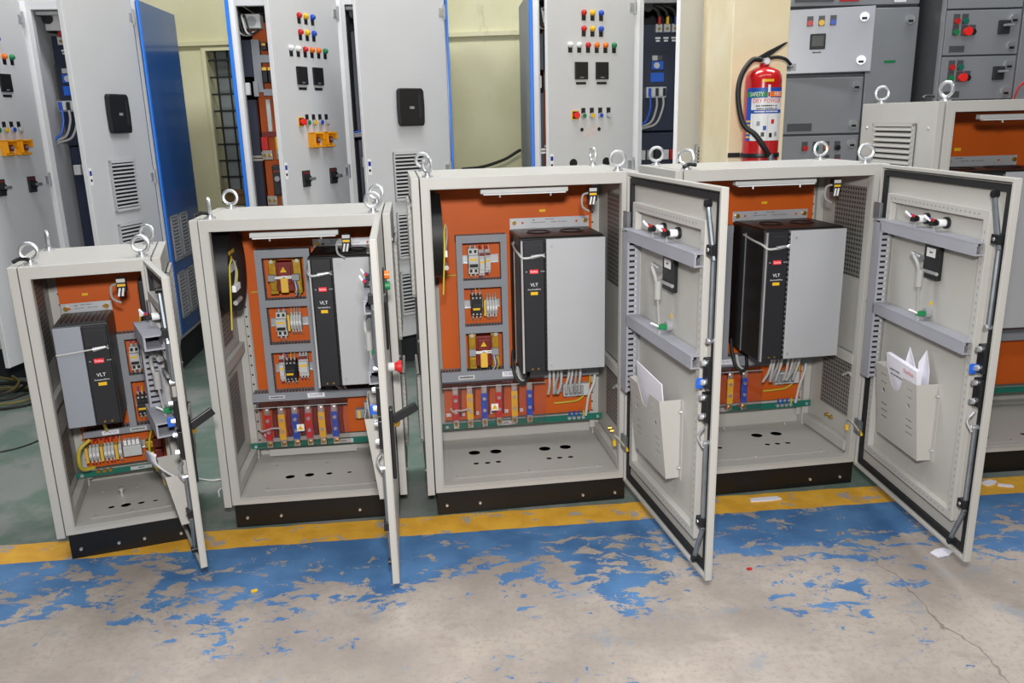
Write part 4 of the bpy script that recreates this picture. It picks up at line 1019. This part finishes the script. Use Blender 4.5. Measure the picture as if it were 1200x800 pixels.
# ------------------------------------------------------------------ tall panels behind
LAMPS = [(2.08, .342, 'red'), (2.08, .285, 'yellow'), (2.08, .228, 'blue'), (1.995, .342, 'red'), (1.995, .285, 'yellow'), (1.995, .228, 'blue'),
         (1.907, .43, 'white'), (1.907, .372, 'white'), (1.907, .314, 'red'), (1.907, .256, 'orange_lamp'), (1.907, .198, 'orange_lamp'), (1.907, .14, 'green')]
def tall_door(r, uh, ang, kind, W=.575):
    d = door_body(r, W, 1.98, .235, ang, u=uh, matn='tall_gray')
    d.location.y = -.022
    MB().box(-W - .004, -W + .0, 0, .024, .235, 2.215).obj('edge_trim', d, 'white')
    def F(mb, name, par, m, **k): return mb.obj(name, par, m, **k)
    s = .555; MB().box(-s - .012, -s + .012, -.001, 0, 1.22, 1.31).obj('sticker', d, 'white')
    MB().box(-s - .009, -s + .009, -.0016, -.001, 1.27, 1.295).obj('sticker_print', d, 'text_blue'); MB().cyl((-s, -.0016, 1.245), (-s, 0, 1.245), .008, n=8).obj('sticker_print', d, 'dark')
    if kind != 'handle':
        for z, s, c in LAMPS:
            g = MB(); g.box(-s - .013, -s + .013, -.002, 0, z - .042, z - .006, 1)
            o = g.obj('indicator_lamp', d, (c, 'black_plastic'))
            MB().lathe([(.016, 0), (.015, .012), (.009, .020), (.001, .022)], (0, 0, 0), 14).obj('lamp_lens', o, c, 0, True)
            k = o.children[0]; k.location = (-s, 0, z); k.rotation_euler.x = R(90)
        for s0 in (.36, .222):
            g = MB().box(-s0 - .042, -s0 + .042, -.012, 0, 1.72, 1.815).obj('panel_meter', d, 'black_plastic', .002)
            MB().box(-s0 - .034, -s0 + .034, -.013, -.012, 1.738, 1.806).obj('screen', g, 'dark')
            text('#abcd', .012, g, 'mid_gray', (-s0, -.0134, 1.73))
            MB().box(-s0 - .033, -s0 + .033, -.002, 0, 1.692, 1.706).obj('name_plate', d, 'black_plastic')
        z = 1.522
        g = MB(); g.box(-.40 - .022, -.40 + .022, -.004, 0, z - .024, z + .026); g.box(-.40 - .017, -.40 + .02, -.006, -.004, z - .019, z + .021, 1)
        es = g.obj('emergency_stop', d, ('yellow', 'black_plastic'))
        MB().cyl((-.40, -.03, z), (-.40, -.005, z), .018, .014, 14).obj('stop_button', es, 'bright_red', 0, True)
        for s, c in ((.345, 'green'), (.288, 'yellow'), (.231, 'blue'), (.174, 'light_gray')):
            g = MB(); g.box(-s - .013, -s + .013, -.002, 0, z + .006, z + .04, 1); g.cyl((-s, -.016, z - .004), (-s, 0, z - .004), .016, n=14, m=2)
            o = g.obj('push_button', d, ('black_plastic', 'black_plastic', 'zinc'))
            MB().cyl((-s, -.020, z - .004), (-s, -.015, z - .004), .012, n=12).obj('button_cap', o, c, 0, True)
        if kind == 'switches':
            for s in (.305, .19):
                z = 1.422; g = MB(); g.box(-s - .045, -s + .045, -.012, 0, z - .042, z + .042); g.box(-s - .045, -s + .045, -.05, -.012, z + .03, z + .042); g.box(-s - .045, -s - .035, -.05, -.012, z - .03, z + .042); g.box(-s + .036, -s + .045, -.05, -.012, z + .0, z + .042); g.box(-s - .045, -s + .045, -.035, -.012, z - .042, z - .03)
                o = g.obj('guarded_switch', d, 'guard_yellow', .003)
                MB().cyl((-s, -.04, z), (-s, -.012, z), .017, n=14).obj('key_switch', o, 'relay_brown', 0, True)
                MB().cyl((-s, -.047, z), (-s, -.04, z), .009, n=10).obj('key_core', o, 'zinc', 0, True)
            for s in (.40, .155):
                z = 1.213; g = MB(); g.box(-s - .03, -s + .03, -.012, 0, z - .045, z + .045); o = g.obj('rotary_switch', d, 'bay_dark', .003)
                MB().box(-s - .024, -s + .018, -.0128, -.012, z + .026, z + .038).obj('name_plate', o, 'relay_brown')
                MB().cyl((-s, -.03, z), (-s, -.012, z), .02, n=14).obj('knob', o, 'black_plastic', 0, True)
                MB().box(-s - .006, -s + .03, -.05, -.03, z - .008, z + .008).obj('knob_grip', o, 'bay_gray', .002)
        else:
            pr = MB(); pr.prism([(-.345 + .07 * .0, 1.405), (-.30, 1.388), (-.262, 1.40), (-.25, 1.435), (-.262, 1.475), (-.285, 1.47), (-.31, 1.445), (-.335, 1.43)], 1, -.0008, 0); pr.obj('tape_residue', d, 'residue')
            for s, z, rr in ((.354, 1.44, .011), (.238, 1.44, .011), (.412, 1.25, .026), (.187, 1.25, .026)):
                MB().cyl((-s, -.0012, z), (-s, 0, z), rr, n=16).obj('punched_hole', d, 'dark')
    if kind == 'handle':
        z = 1.59; g = MB()
        g.prism([(-.354, z - .085), (-.345, z - .105), (-.19, z - .105), (-.183, z - .085), (-.18, z), (-.183, z + .09), (-.195, z + .105), (-.345, z + .105), (-.354, z + .09), (-.357, z)], 1, -.03, 0)
        o = g.obj('swing_handle', d, 'black_plastic', .006)
        MB().box(-.225, -.205, -.032, -.03, z - .06, z + .07).obj('handle_slot', o, 'bay_dark')
        MB().box(-.285, -.255, -.0325, -.03, z - .01, z + .004).obj('handle_logo', o, 'mid_gray')
        for a, b_ in ((1.06, 1.34), (.715, .99), (.37, .635)): grille(d, 0, -.40, -.18, a, b_, 1, axis='y', matn='tall_gray')
    for z in (2.12, 1.23, .4):
        g = MB(); g.box(-.035, .012, -.006, 0, z - .022, z + .022); g.cyl((0, -.006, z - .04), (0, -.006, z + .04), .008, n=8); g.obj('hinge', d, 'zinc')
    return d
def tall_panel(loc, rot, x, label, sides):
    r = root('tall_control_panel', label, 'control panel', (loc[0], loc[1], 0), R(rot), 'tall grey panels in the back row')
    W, D, z0, z1 = 1.25, .7, .2, 2.222
    g = MB()
    g.ring((.01, .64, z0, z1), (.05, .60, z0 + .045, z1 - .05), 0, .04); g.ring((.625, W - .01, z0, z1), (.665, W - .03, z0 + .045, z1 - .05), 0, .04)
    g.box(.01, W - .01, D - .004, D, z0, z1); g.box(.01, W - .01, .04, D, z1 - .004, z1); g.box(.01, W - .01, .04, D, z0, z0 + .03)
    g.box(.628, .634, .04, D, z0, z1)
    g.obj('body', r, 'tall_gray', .002)
    MB().box(.03, W - .03, .03, D - .03, 0, z0).obj('plinth', r, 'bay_dark', .003)
    for x0, x1, m, gr in ((-.008, .01, sides[0], 0), (W - .01, W + .008, sides[1], 1)):
        o = MB().box(x0, x1, .02, D, .235, z1 - .003).obj('side_panel', r, m, .002)
        if gr:
            for v0 in (.05, .24):
                for a, b_ in ((.70, .98), (.335, .625)): grille(o, x1, v0, v0 + .15, a, b_, 1, matn='mid_gray')
    for x0, x1 in ((-.010, .010), (W - .002, W + .010)):
        MB().box(x0, x1, -.012, .02, .235, z1).obj('corner_trim', r, 'trim_blue', .004)
    MB().box(.011, .04, -.004, 0, .235, z1).obj('frame_strip', r, 'white')
    MB().box(.603, .64, -.004, 0, .235, z1).obj('frame_strip', r, 'white')
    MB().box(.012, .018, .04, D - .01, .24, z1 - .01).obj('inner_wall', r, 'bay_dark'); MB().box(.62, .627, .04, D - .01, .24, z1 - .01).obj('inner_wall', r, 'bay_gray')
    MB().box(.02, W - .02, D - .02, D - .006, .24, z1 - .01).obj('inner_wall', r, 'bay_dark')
    # left bay: shallow orange panel with trunking, breakers and power lugs
    v = .11; vb = .18
    MB().box(.09, .59, vb, vb + .004, .3, 2.1).obj('mounting_panel', r, 'orange')
    MB().box(.03, .088, .12, .40, 1.79, 2.0).obj('wire_chamber', r, 'navy', .003); MB().box(.03, .085, .12, .40, .9, 1.66).obj('wire_chamber', r, 'navy', .003)
    duct(r, 'z', 1.70, 2.0, .092, .138, v, vb, pitch=.02); duct(r, 'u', .138, .50, 1.87, 1.913, v, vb, pitch=.02); duct(r, 'u', .138, .50, 1.68, 1.718, v, vb, pitch=.02)
    for k in range(5):
        o = MB().box(.142 + k * .034, .17 + k * .034, .10, .17, 1.755, 1.825).obj('circuit_breaker', r, 'black_plastic', .003)
        MB().box(.144 + k * .034, .168 + k * .034, .095, .12, 1.825, 1.842).obj('terminal_cap', o, 'tape_yellow')
    for k in range(4):
        o = MB().box(.15 + k * .04, .18 + k * .04, .11, .17, 1.94, 1.985).obj('relay', r, 'bay_dark', .002); MB().box(.155 + k * .04, .175 + k * .04, .105, .11, 1.965, 1.978).obj('marker_label', o, 'tape_yellow')
    fb_ = MB().box(.075, .17, .05, .15, 2.055, 2.135).obj('fan_box', r, 'light_gray', .006)
    MB().cyl((.12, .048, 2.095), (.12, .052, 2.095), .028, n=16).obj('fan_hub', fb_, 'mid_gray')
    for k in range(4): MB().tube([(.045 + k * .012, .05, 2.15 - .01 * k), (.04 + k * .016, .035, 2.09 + .01 * k), (.05 + k * .02, .04, 2.03), (.10 + k * .015, .06, 2.02 + .008 * k), (.15, .08, 2.05)], .006, 6).obj('cable', r, ('wire_gray', 'cable_black', 'light_gray', 'cable_black')[k])
    MB().box(.036, .066, .07, .11, 1.685, 1.755).obj('relay', r, 'white', .003); MB().box(.084, .112, .09, .12, 1.675, 1.762).obj('relay', r, 'mid_gray', .003)
    MB().box(.14, .165, .13, .16, 1.47, 1.66).obj('bus_support', r, 'light_gray', .003)
    MB().box(.10, .40, .14, .17, 1.44, 1.47).obj('bus_cover', r, 'coil_red')
    for k in range(3): MB().box(.03, .10, .08 + .03 * k, .10 + .03 * k, 1.30 + .018 * k, 1.312 + .018 * k).obj('busbar', r, 'copper_tin')
    for k, c in enumerate(('red', 'yellow', 'blue')):
        u = .097 + k * .085; MB().box(u, u + .04, .09, .13, 1.36, 1.44).obj('cable_boot', r, c, .004)
        lg = MB().box(u, u + .062, .09, .12, 1.305, 1.36).obj('busbar_lug', r, 'copper_tin', .002)
        for e in (.016, .044): MB().cyl((u + e, .082, 1.33), (u + e, .09, 1.33), .010, n=10).obj('bolt', lg, 'brass', 0, True)
        lg = MB().box(u + .004, u + .065, .09, .12, 1.03, 1.085).obj('busbar_lug', r, 'copper_tin', .002)
        for e in (.02, .048): MB().cyl((u + e, .082, 1.058), (u + e, .09, 1.058), .010, n=10).obj('bolt', lg, 'brass', 0, True)
    o = MB().box(.148, .25, .08, .17, 1.09, 1.27).obj('moulded_breaker', r, 'bay_dark', .006); MB().box(.155, .20, .078, .08, 1.228, 1.24).obj('breaker_label', o, 'relay_brown'); MB().cyl((.175, .07, 1.19), (.175, .08, 1.19), .016, n=14).obj('breaker_knob', o, 'mid_gray')
    # right bay: navy drive with keypad
    dr = MB().box(.668, 1.19, .20, .50, 1.415, 2.05).obj('inverter_unit', r, 'navy', .006); MB().box(.668, 1.19, .205, .50, .6, 1.408).obj('inverter_base', dr, 'navy', .006)
    MB().ring((x - .072, x + .075, 1.69, 1.888), (x - .069, x + .072, 1.693, 1.885), .198, .20).obj('cover_seam', dr, 'bay_dark')
    MB().box(x - .032, x, .195, .2, 1.838, 1.866).obj('keypad_display', dr, 'light_gray'); MB().box(x + .002, x + .03, .195, .2, 1.838, 1.866).obj('keypad_side', dr, 'mcc_dark')
    kp = MB().box(x - .036, x + .038, .192, .2, 1.783, 1.832).obj('keypad', dr, 'keypad_blue', .003)
    MB().cyl((x - .005, .189, 1.807), (x - .005, .192, 1.807), .018, n=20).obj('keypad_ring', dr, 'light_gray')
    MB().box(x - .041, x + .043, .195, .2, 1.711, 1.765).obj('name_plate', dr, 'keypad_blue', .002)
    MB().box(x - .074, x + .052, .16, .2, 1.615, 1.68).obj('terminal_bracket', dr, 'zinc', .003)
    for k in range(5): MB().box(x - .064 + k * .023, x - .046 + k * .023, .148, .16, 1.625, 1.672).obj('control_terminal', dr, ('blue', 'light_gray', 'black_plastic', 'light_gray', 'black_plastic')[k], .002)
    for k in range(3): MB().tube([(x - .05 + k * .04, .155, 1.625), (x - .05 + k * .04, .15, 1.56), (x - .07 + k * .03, .14, 1.49 - k * .012), (x - .10 + k * .01, .13, 1.462 - .012 * k), (.64, .12, 1.45 - .012 * k)], .007, 8).obj('control_cable', r, ('keypad_blue', 'wire_gray', 'wire_gray')[k], 0, True)
    for k, c in enumerate(('red', 'yellow', 'blue')):
        u = x + k * .05
        lp = MB().box(u - .02, u + .02, .17, .2, 1.998, 2.045).obj('lug_plate', r, 'light_gray', .002); MB().cyl((u, .163, 2.018), (u, .17, 2.018), .008, n=10).obj('bolt', lp, 'brass', 0, True)
        MB().box(u - .008, u + .008, .16, .18, 2.04, 2.09).obj('cable_boot', r, c, .003)
        MB().tube([(u, .17, 2.085), (u - .012, .17, 2.12), (u - .05, .18, 2.145), (u - .09, .2, 2.15)], .013, 8).obj('power_cable', r, 'cable_black', 0, True)
        MB().box(u - .016, u + .016, .195, .2, 1.962, 1.972).obj('name_label', r, 'white'); MB().box(u - .012, u + .012, .195, .2, 1.946, 1.956).obj('name_label', r, 'white')
    MB().box(.69, .84, .10, .12, 2.07, 2.16).obj('lug_shroud', r, 'light_gray', .003) if x < .75 else None
    MB().cyl((.71, .09, 2.135), (.71, .10, 2.135), .03, n=20).obj('cooling_fan', r, 'black_plastic')
    for k in range(8): MB().box(.69 + k * .05, .73 + k * .05, .17, .205, 1.24, 1.30).obj('terminal_block', r, ('light_gray', 'mid_gray', 'black_plastic', 'light_gray', 'red', 'mid_gray', 'yellow', 'light_gray')[k], .003)
    MB().box(.665, 1.20, .05, .09, 2.15, 2.17).obj('lamp_bar', r, 'light_gray', .004)
    return r
tA = tall_panel((-3.345, 4.94), 5, .735, 'tall grey panel with large blue side wall at far left', ('tall_side', 'tall_blue'))
tB = tall_panel((-1.585, 5.045), 5, .80, 'tall grey panel between barred window and bare wall, yellow guarded switches', ('tall_side', 'tall_blue'))
tC = tall_panel((.155, 5.08), 4, .80, 'tall grey panel left of cream column, no guarded switches', ('tall_side', 'tall_blue'))
for r, a, b_, k in ((tA, 77, 74, 'switches'), (tB, 59, 33.5, 'switches'), (tC, 21, 39, 'holes')):
    tall_door(r, {tA: .62, tB: .62, tC: .605}[r], a, k); tall_door(r, 1.225 if r is not tB else 1.235, b_, 'handle')

# ------------------------------------------------------------------ fire extinguisher on the column
ex = root('fire_extinguisher', 'red dry powder fire extinguisher with black hose on cream column', 'extinguisher', (1.243, 4.14, 1.12))
rr = .086
g = MB(); g.lathe([(.07, 0), (rr, .01), (rr, .535), (rr * .97, .56), (rr * .84, .582), (rr * .5, .598), (.024, .604), (.022, .62)], (0, 0, 0), 36)
g.obj('cylinder', ex, 'extinguisher', 0, True)
def wrap(name, a0, a1, z0, z1, m, par, r_=rr + .0006, n=20):
    g = MB(); vs = []
    for z in (zmap(z0), zmap(z1)):
        for k in range(n + 1):
            t = a0 + (a1 - a0) * k / n; vs.append((r_ * math.sin(t), -r_ * math.cos(t), z))
    g.add(vs, [(k, k + 1, n + 2 + k, n + 1 + k) for k in range(n)]); return g.obj(name, par, m, 0, True)
def zmap(z): return .505 - (.455 - z) * .845
lb = wrap('paper_label', -1.25, 1.2, .165, .455, 'label_white', ex)
wrap('label_band', -1.25, 1.2, .40, .455, 'label_blue', lb, rr + .0009)
wrap('label_band', -1.25, -.05, .405, .433, 'green', lb, rr + .0012); wrap('label_band', .1, 1.2, .405, .433, 'orange_lamp', lb, rr + .0012)
wrap('label_band', -1.25, 1.2, .315, .335, 'label_blue', lb, rr + .0009)
wrap('label_band', -1.25, -.9, .165, .40, 'label_blue', lb, rr + .0011)
for k in range(5): wrap('label_print', -1.2, -.92, .18 + k * .022, .19 + k * .022, 'tape_yellow', lb, rr + .0016, 6)
wrap('label_band', -.45, .7, -.02, .01, 'label_blue', ex); wrap('date_strip', -.35, .3, .486, .50, 'yellow', ex)
def wraptext(body, size, a, z, m, par, r_=rr + .002, squash=1.0):
    o = text(body, size, par, m, (0, 0, 0))
    for v_ in o.data.vertices:
        x, y, zz = v_.co; t = a + x * squash / r_; v_.co = (r_ * math.sin(t), -r_ * math.cos(t), zmap(z) + zz)
wraptext('SAFETY', .028, -.62, .419, 'text_white', lb, squash=.72); wraptext('FIRST', .028, .66, .419, 'text_white', lb, squash=.8)
wraptext('DRY POWDER', .028, .05, .383, 'text_red', lb, squash=.85)
wraptext('#ABC CAPACITY 6 KG', .013, .0, .356, 'text_dark', lb); wraptext('#STORED PRESSURE TYPE', .011, .05, .341, 'text_dark', lb)
wraptext('#OPERATING INSTRUCTIONS', .012, .0, .325, 'text_white', lb, squash=.9)
wraptext('#SAFETY', .018, .12, -.005, 'text_white', ex)
wrap('flame_mark', -.02, .12, .40, .47, 'white', lb, rr + .0014, 6); wrap('flame_mark', .0, .1, .405, .43, 'red', lb, rr + .0018, 6)
for a, z, m in ((-.45, .26, 'mid_gray'), (.35, .27, 'red'), (-.1, .235, 'label_blue'), (-.2, .2, 'black_plastic'), (.25, .195, 'black_plastic'), (.6, .2, 'mid_gray')): wrap('pictogram', a - .09, a + .09, z - .012, z + .012, m, lb, rr + .0016, 5)
for a in (-.75, 0.05, .75):
    wrap('label_rule', a - .006, a + .006, .17, .31, 'mid_gray', lb, rr + .0012, 2)
g = MB(); g.cyl((0, 0, .60), (0, 0, .64), .018, n=14); g.cyl((0, -.02, .625), (0, -.045, .625), .016, n=16); g.obj('valve', ex, 'chrome', 0, True)
g = MB(); g.cyl((0, -.045, .625), (0, -.048, .625), .013, n=16); g.obj('pressure_gauge', ex, 'label_white')
g = MB(); g.prism([(-.03, .632), (.02, .648), (.10, .705), (.105, .71), (.095, .712), (.01, .672), (-.03, .65)], 1, -.012, .012); g.obj('squeeze_lever', ex, 'black_plastic', .002)
g = MB(); g.tube([(.02, 0, .64), (.06, 0, .645), (.10, 0, .635), (.13, .01, .61)], .008, 8); g.obj('carry_handle', ex, 'black_plastic', 0, True)
g = MB(); g.tube([(-.02, -.01, .635), (-.07, -.03, .63), (-.125, -.06, .56), (-.14, -.08, .46), (-.115, -.10, .34), (-.06, -.115, .29), (-.015, -.12, .23), (.02, -.11, .18)], .0125, 10); g.cyl((.016, -.111, .195), (.032, -.108, .135), .015, .017, 12, 1)
g.obj('hose', ex, ('hose', 'galv'), 0, True)
g = MB(); g.torus((0, 0, .19), (0, 0, 1), rr + .003, .004, 32, 6); g.v = [(x, y, .19 + (z - .19) * 3) for x, y, z in g.v]; g.box(-.14, -.08, .06, .066, .178, .2); g.obj('bracket_strap', ex, 'black_plastic', 0, True)
MB().box(-.05, .05, .09, .108, .1, .5).obj('wall_bracket', ex, 'black_plastic')

# ------------------------------------------------------------------ motor control centres behind the right cabinets
def latch(par, x, z, y=0):
    o = MB().cyl((x, y - .012, z), (x, y, z), .022, n=20).obj('latch', par, 'chrome', 0, True)
    MB().box(x - .012, x + .012, y - .014, y - .012, z - .014, z - .002).obj('latch_slot', o, 'dark'); return o
def small_light(par, x, z, c, y=0):
    o = MB().box(x - .015, x + .015, y - .004, y, z - .018, z + .03).obj('indicator_lamp', par, 'mcc_dark')
    MB().cyl((x, y - .018, z - .004), (x, y - .004, z - .004), .014, .012, 14).obj('lamp_lens', o, c, 0, True); return o
mL = root('motor_control_centre', 'grey drawer switchboard with tilted meter door behind cream column', 'switchboard', (1.40, 4.5, 0), 0, 'grey drawer switchboards')
W = .735
MB().box(0, W, .02, .6, 0, 2.3).obj('body', mL, 'mcc_dark', .004)
for z0, z1, x1 in ((2.03, 2.3, W), (1.69, 2.015, .48), (1.395, 1.68, .48), (1.05, 1.385, .48), (.1, 1.04, .48)):
    if z0 != 1.69: 
        d = MB().box(.0, x1 - .004, 0, .02, z0, z1).obj('drawer_front', mL, 'mcc_gray', .003)
        if x1 < W and z1 < 1.7: 
            latch(d, .44, z1 - .045); latch(d, .44, z0 + .045 if z0 > 1.2 else z1 - .3)
        if z0 == 1.395: MB().box(.09, .22, -.003, 0, 1.41, 1.45).obj('name_plate', d, 'mcc_dark')
        if z0 == 1.05:
            for k, c in enumerate(('red', 'teal', 'orange_lamp', 'black_plastic')): small_light(d, .19 + k * .058, 1.325, c)
            for k, c in enumerate(('black_plastic', 'red')): small_light(d, .31 + k * .06, 1.255, c)
        if z0 == 2.03:
            MB().box(.09, .29, -.003, 0, 2.05, 2.1).obj('name_plate', d, 'mcc_dark'); MB().box(.32, .42, -.003, 0, 2.05, 2.1).obj('caution_plate', d, 'red')
            MB().box(.60, .66, -.004, 0, 2.04, 2.07).obj('torn_tape', d, 'white')
dv = MB().box(.484, W, 0, .02, .1, 2.015).obj('cable_chamber_door', mL, 'mcc_gray', .003); latch(dv, W - .045, 1.955); latch(dv, W - .045, .9)
MB().box(.575, .635, -.002, 0, 1.745, 1.758).obj('name_plate', dv, 'green')
fd = MB().box(0, .47, -.02, 0, 1.70, 2.01).obj('meter_door', mL, 'mcc_silver', .003, loc=(.0, 0, 0), rotz=R(-16))
for k, c in enumerate(('red', 'yellow', 'blue')): small_light(fd, .165 + k * .055, 1.945, c, -.02)
mm = MB().box(.17, .245, -.03, -.02, 1.815, 1.89).obj('panel_meter', fd, 'bay_dark', .003); MB().box(.18, .235, -.031, -.03, 1.83, 1.88).obj('screen', mm, 'black_plastic')
text('#METER', .016, fd, 'text_dark', (.207, -.0206, 1.80)); latch(fd, .42, 1.96, -.02); latch(fd, .42, 1.755, -.02)
MB().box(.03, .11, -.0215, -.02, 1.715, 1.75).obj('name_plate', fd, 'mcc_gray'); text('#INCOMER', .015, fd, 'text_dark', (.07, -.0222, 1.732))
mM = root('busbar_chamber', 'recessed narrow grey switchboard section with painted-in shade between two drawer switchboards', 'switchboard', (2.135, 4.75, 0), 0, 'grey drawer switchboards')
MB().box(.005, .33, .02, .4, 0, 2.3).obj('body', mM, 'mcc_dark', .003); dd = MB().box(.01, .32, 0, .02, .1, 2.05).obj('chamber_door', mM, 'mcc_dark', .003)  # grey door painted darker, so the shade of the recess sits in its colour
latch(dd, .06, 1.87); latch(dd, .06, 1.58); MB().box(.01, .32, -.01, .0, 2.06, 2.075).obj('chamber_lip', mM, 'mcc_gray')
mR = root('motor_control_centre', 'grey drawer switchboard with red push buttons behind the rightmost cabinet', 'switchboard', (2.165, 4.3, 0), 0, 'grey drawer switchboards')
MB().box(0, .85, .02, .42, 0, 2.3).obj('body', mR, 'mcc_dark', .004); MB().box(-.006, .006, -.004, .02, .1, 2.3).obj('corner_trim', mR, 'mcc_gray')
for z0, z1 in ((1.98, 2.3), (1.763, 1.972), (1.55, 1.756), (1.33, 1.543), (.1, 1.32)):
    d = MB().box(.012, .382, 0, .02, z0, z1).obj('drawer_front', mR, 'mcc_gray', .003)
    if 1.5 < z0 < 1.9:
        z = z1
        small_light(d, .062, z - .047, 'red'); small_light(d, .104, z - .047, 'teal'); small_light(d, .062, z - .098, 'green'); small_light(d, .145, z - .098, 'black_plastic')
        o = MB().box(.09, .125, -.004, 0, z - .12, z - .07).obj('push_button', d, 'mcc_dark'); MB().cyl((.113, -.035, z - .10), (.113, -.004, z - .10), .02, .016, 16).obj('button_cap', o, 'bright_red', 0, True)
        o = MB().box(.27, .325, -.015, 0, z - .115, z - .05).obj('rotary_switch', d, 'bay_dark', .003); MB().box(.29, .33, -.04, -.015, z - .08, z - .07).obj('knob_grip', o, 'mid_gray')
        latch(d, .345, z - .045); latch(d, .345, z - .172); MB().box(.04, .115, -.003, 0, z - .195, z - .165).obj('name_plate', d, 'mcc_dark')
MB().box(.39, .84, 0, .02, .1, 2.3).obj('chamber_door', mR, 'mcc_gray', .003)
MB().tube([(.36, -.03, 1.42), (.37, -.05, 1.56), (.40, -.05, 1.62), (.5, -.04, 1.68)], .004, 6).obj('loose_wire', mR, 'red')

# ------------------------------------------------------------------ loose things
def cable(name, pts, r_, m, label, cat='cable', group=None):
    b0 = Vector(pts[0]); g = MB(); g.tube([Vector(p) - b0 for p in pts], r_, 7)
    o = g.obj(name, None, m, 0, True); o.location = b0; return tag(o, label, cat, group)
for k in range(6):
    pts = []; t0 = rnd.uniform(0, 6)
    for i in range(9):
        t = t0 + i * .8; pts.append((-2.95 + .28 * math.cos(t) * (1 + .2 * math.sin(k + i)) - .06 * k, 4.52 + .17 * math.sin(t) + .04 * k, .012 + .012 * k * (.5 + .5 * math.sin(i))))
    cable('loose_cable', pts, .008, ('cable_black', 'cable_olive')[k % 3 == 1], 'thin olive cable in the tangled heap on green floor at left' if k % 3 == 1 else 'black cable in the tangled heap on green floor at left', 'cable', 'cables heaped on the green floor')
cable('floor_wire', [(-2.75, 3.62, .004), (-2.5, 3.74, .004), (-2.42, 3.82, .004), (-2.38, 3.93, .004)], .004, 'cable_black', 'single thin dark wire across green floor left of the narrow cabinet', 'wire')
cable('floor_wire', [(-1.40, 3.36, .004), (-1.33, 3.34, .004), (-1.26, 3.36, .006), (-1.24, 3.30, .004), (-1.27, 3.24, .004), (-1.25, 3.18, .004)], .004, 'wire_white', 'pale wire offcut on green floor between the two smaller cabinets', 'wire')
cable('hanging_cable', [(-.30, 5.5, 1.20), (-.16, 5.45, 1.215), (-.02, 5.4, 1.26), (.06, 5.38, 1.305), (.085, 5.37, 1.318)], .010, 'cable_black', 'black cable sagging in front of cream wall between tall panels', 'cable')
bxr = MB(); bxr.box(-.09, .12, -.06, .06, 0, .075); bxr.box(-.10, .13, -.07, -.062, .07, .11); o = bxr.obj('wooden_block', None, 'brown_box', .004); o.location = (-1.99, 6.14, .955); o.rotation_euler.z = R(-18)
tag(o, 'brown wooden block on the sill of the barred window', 'block')
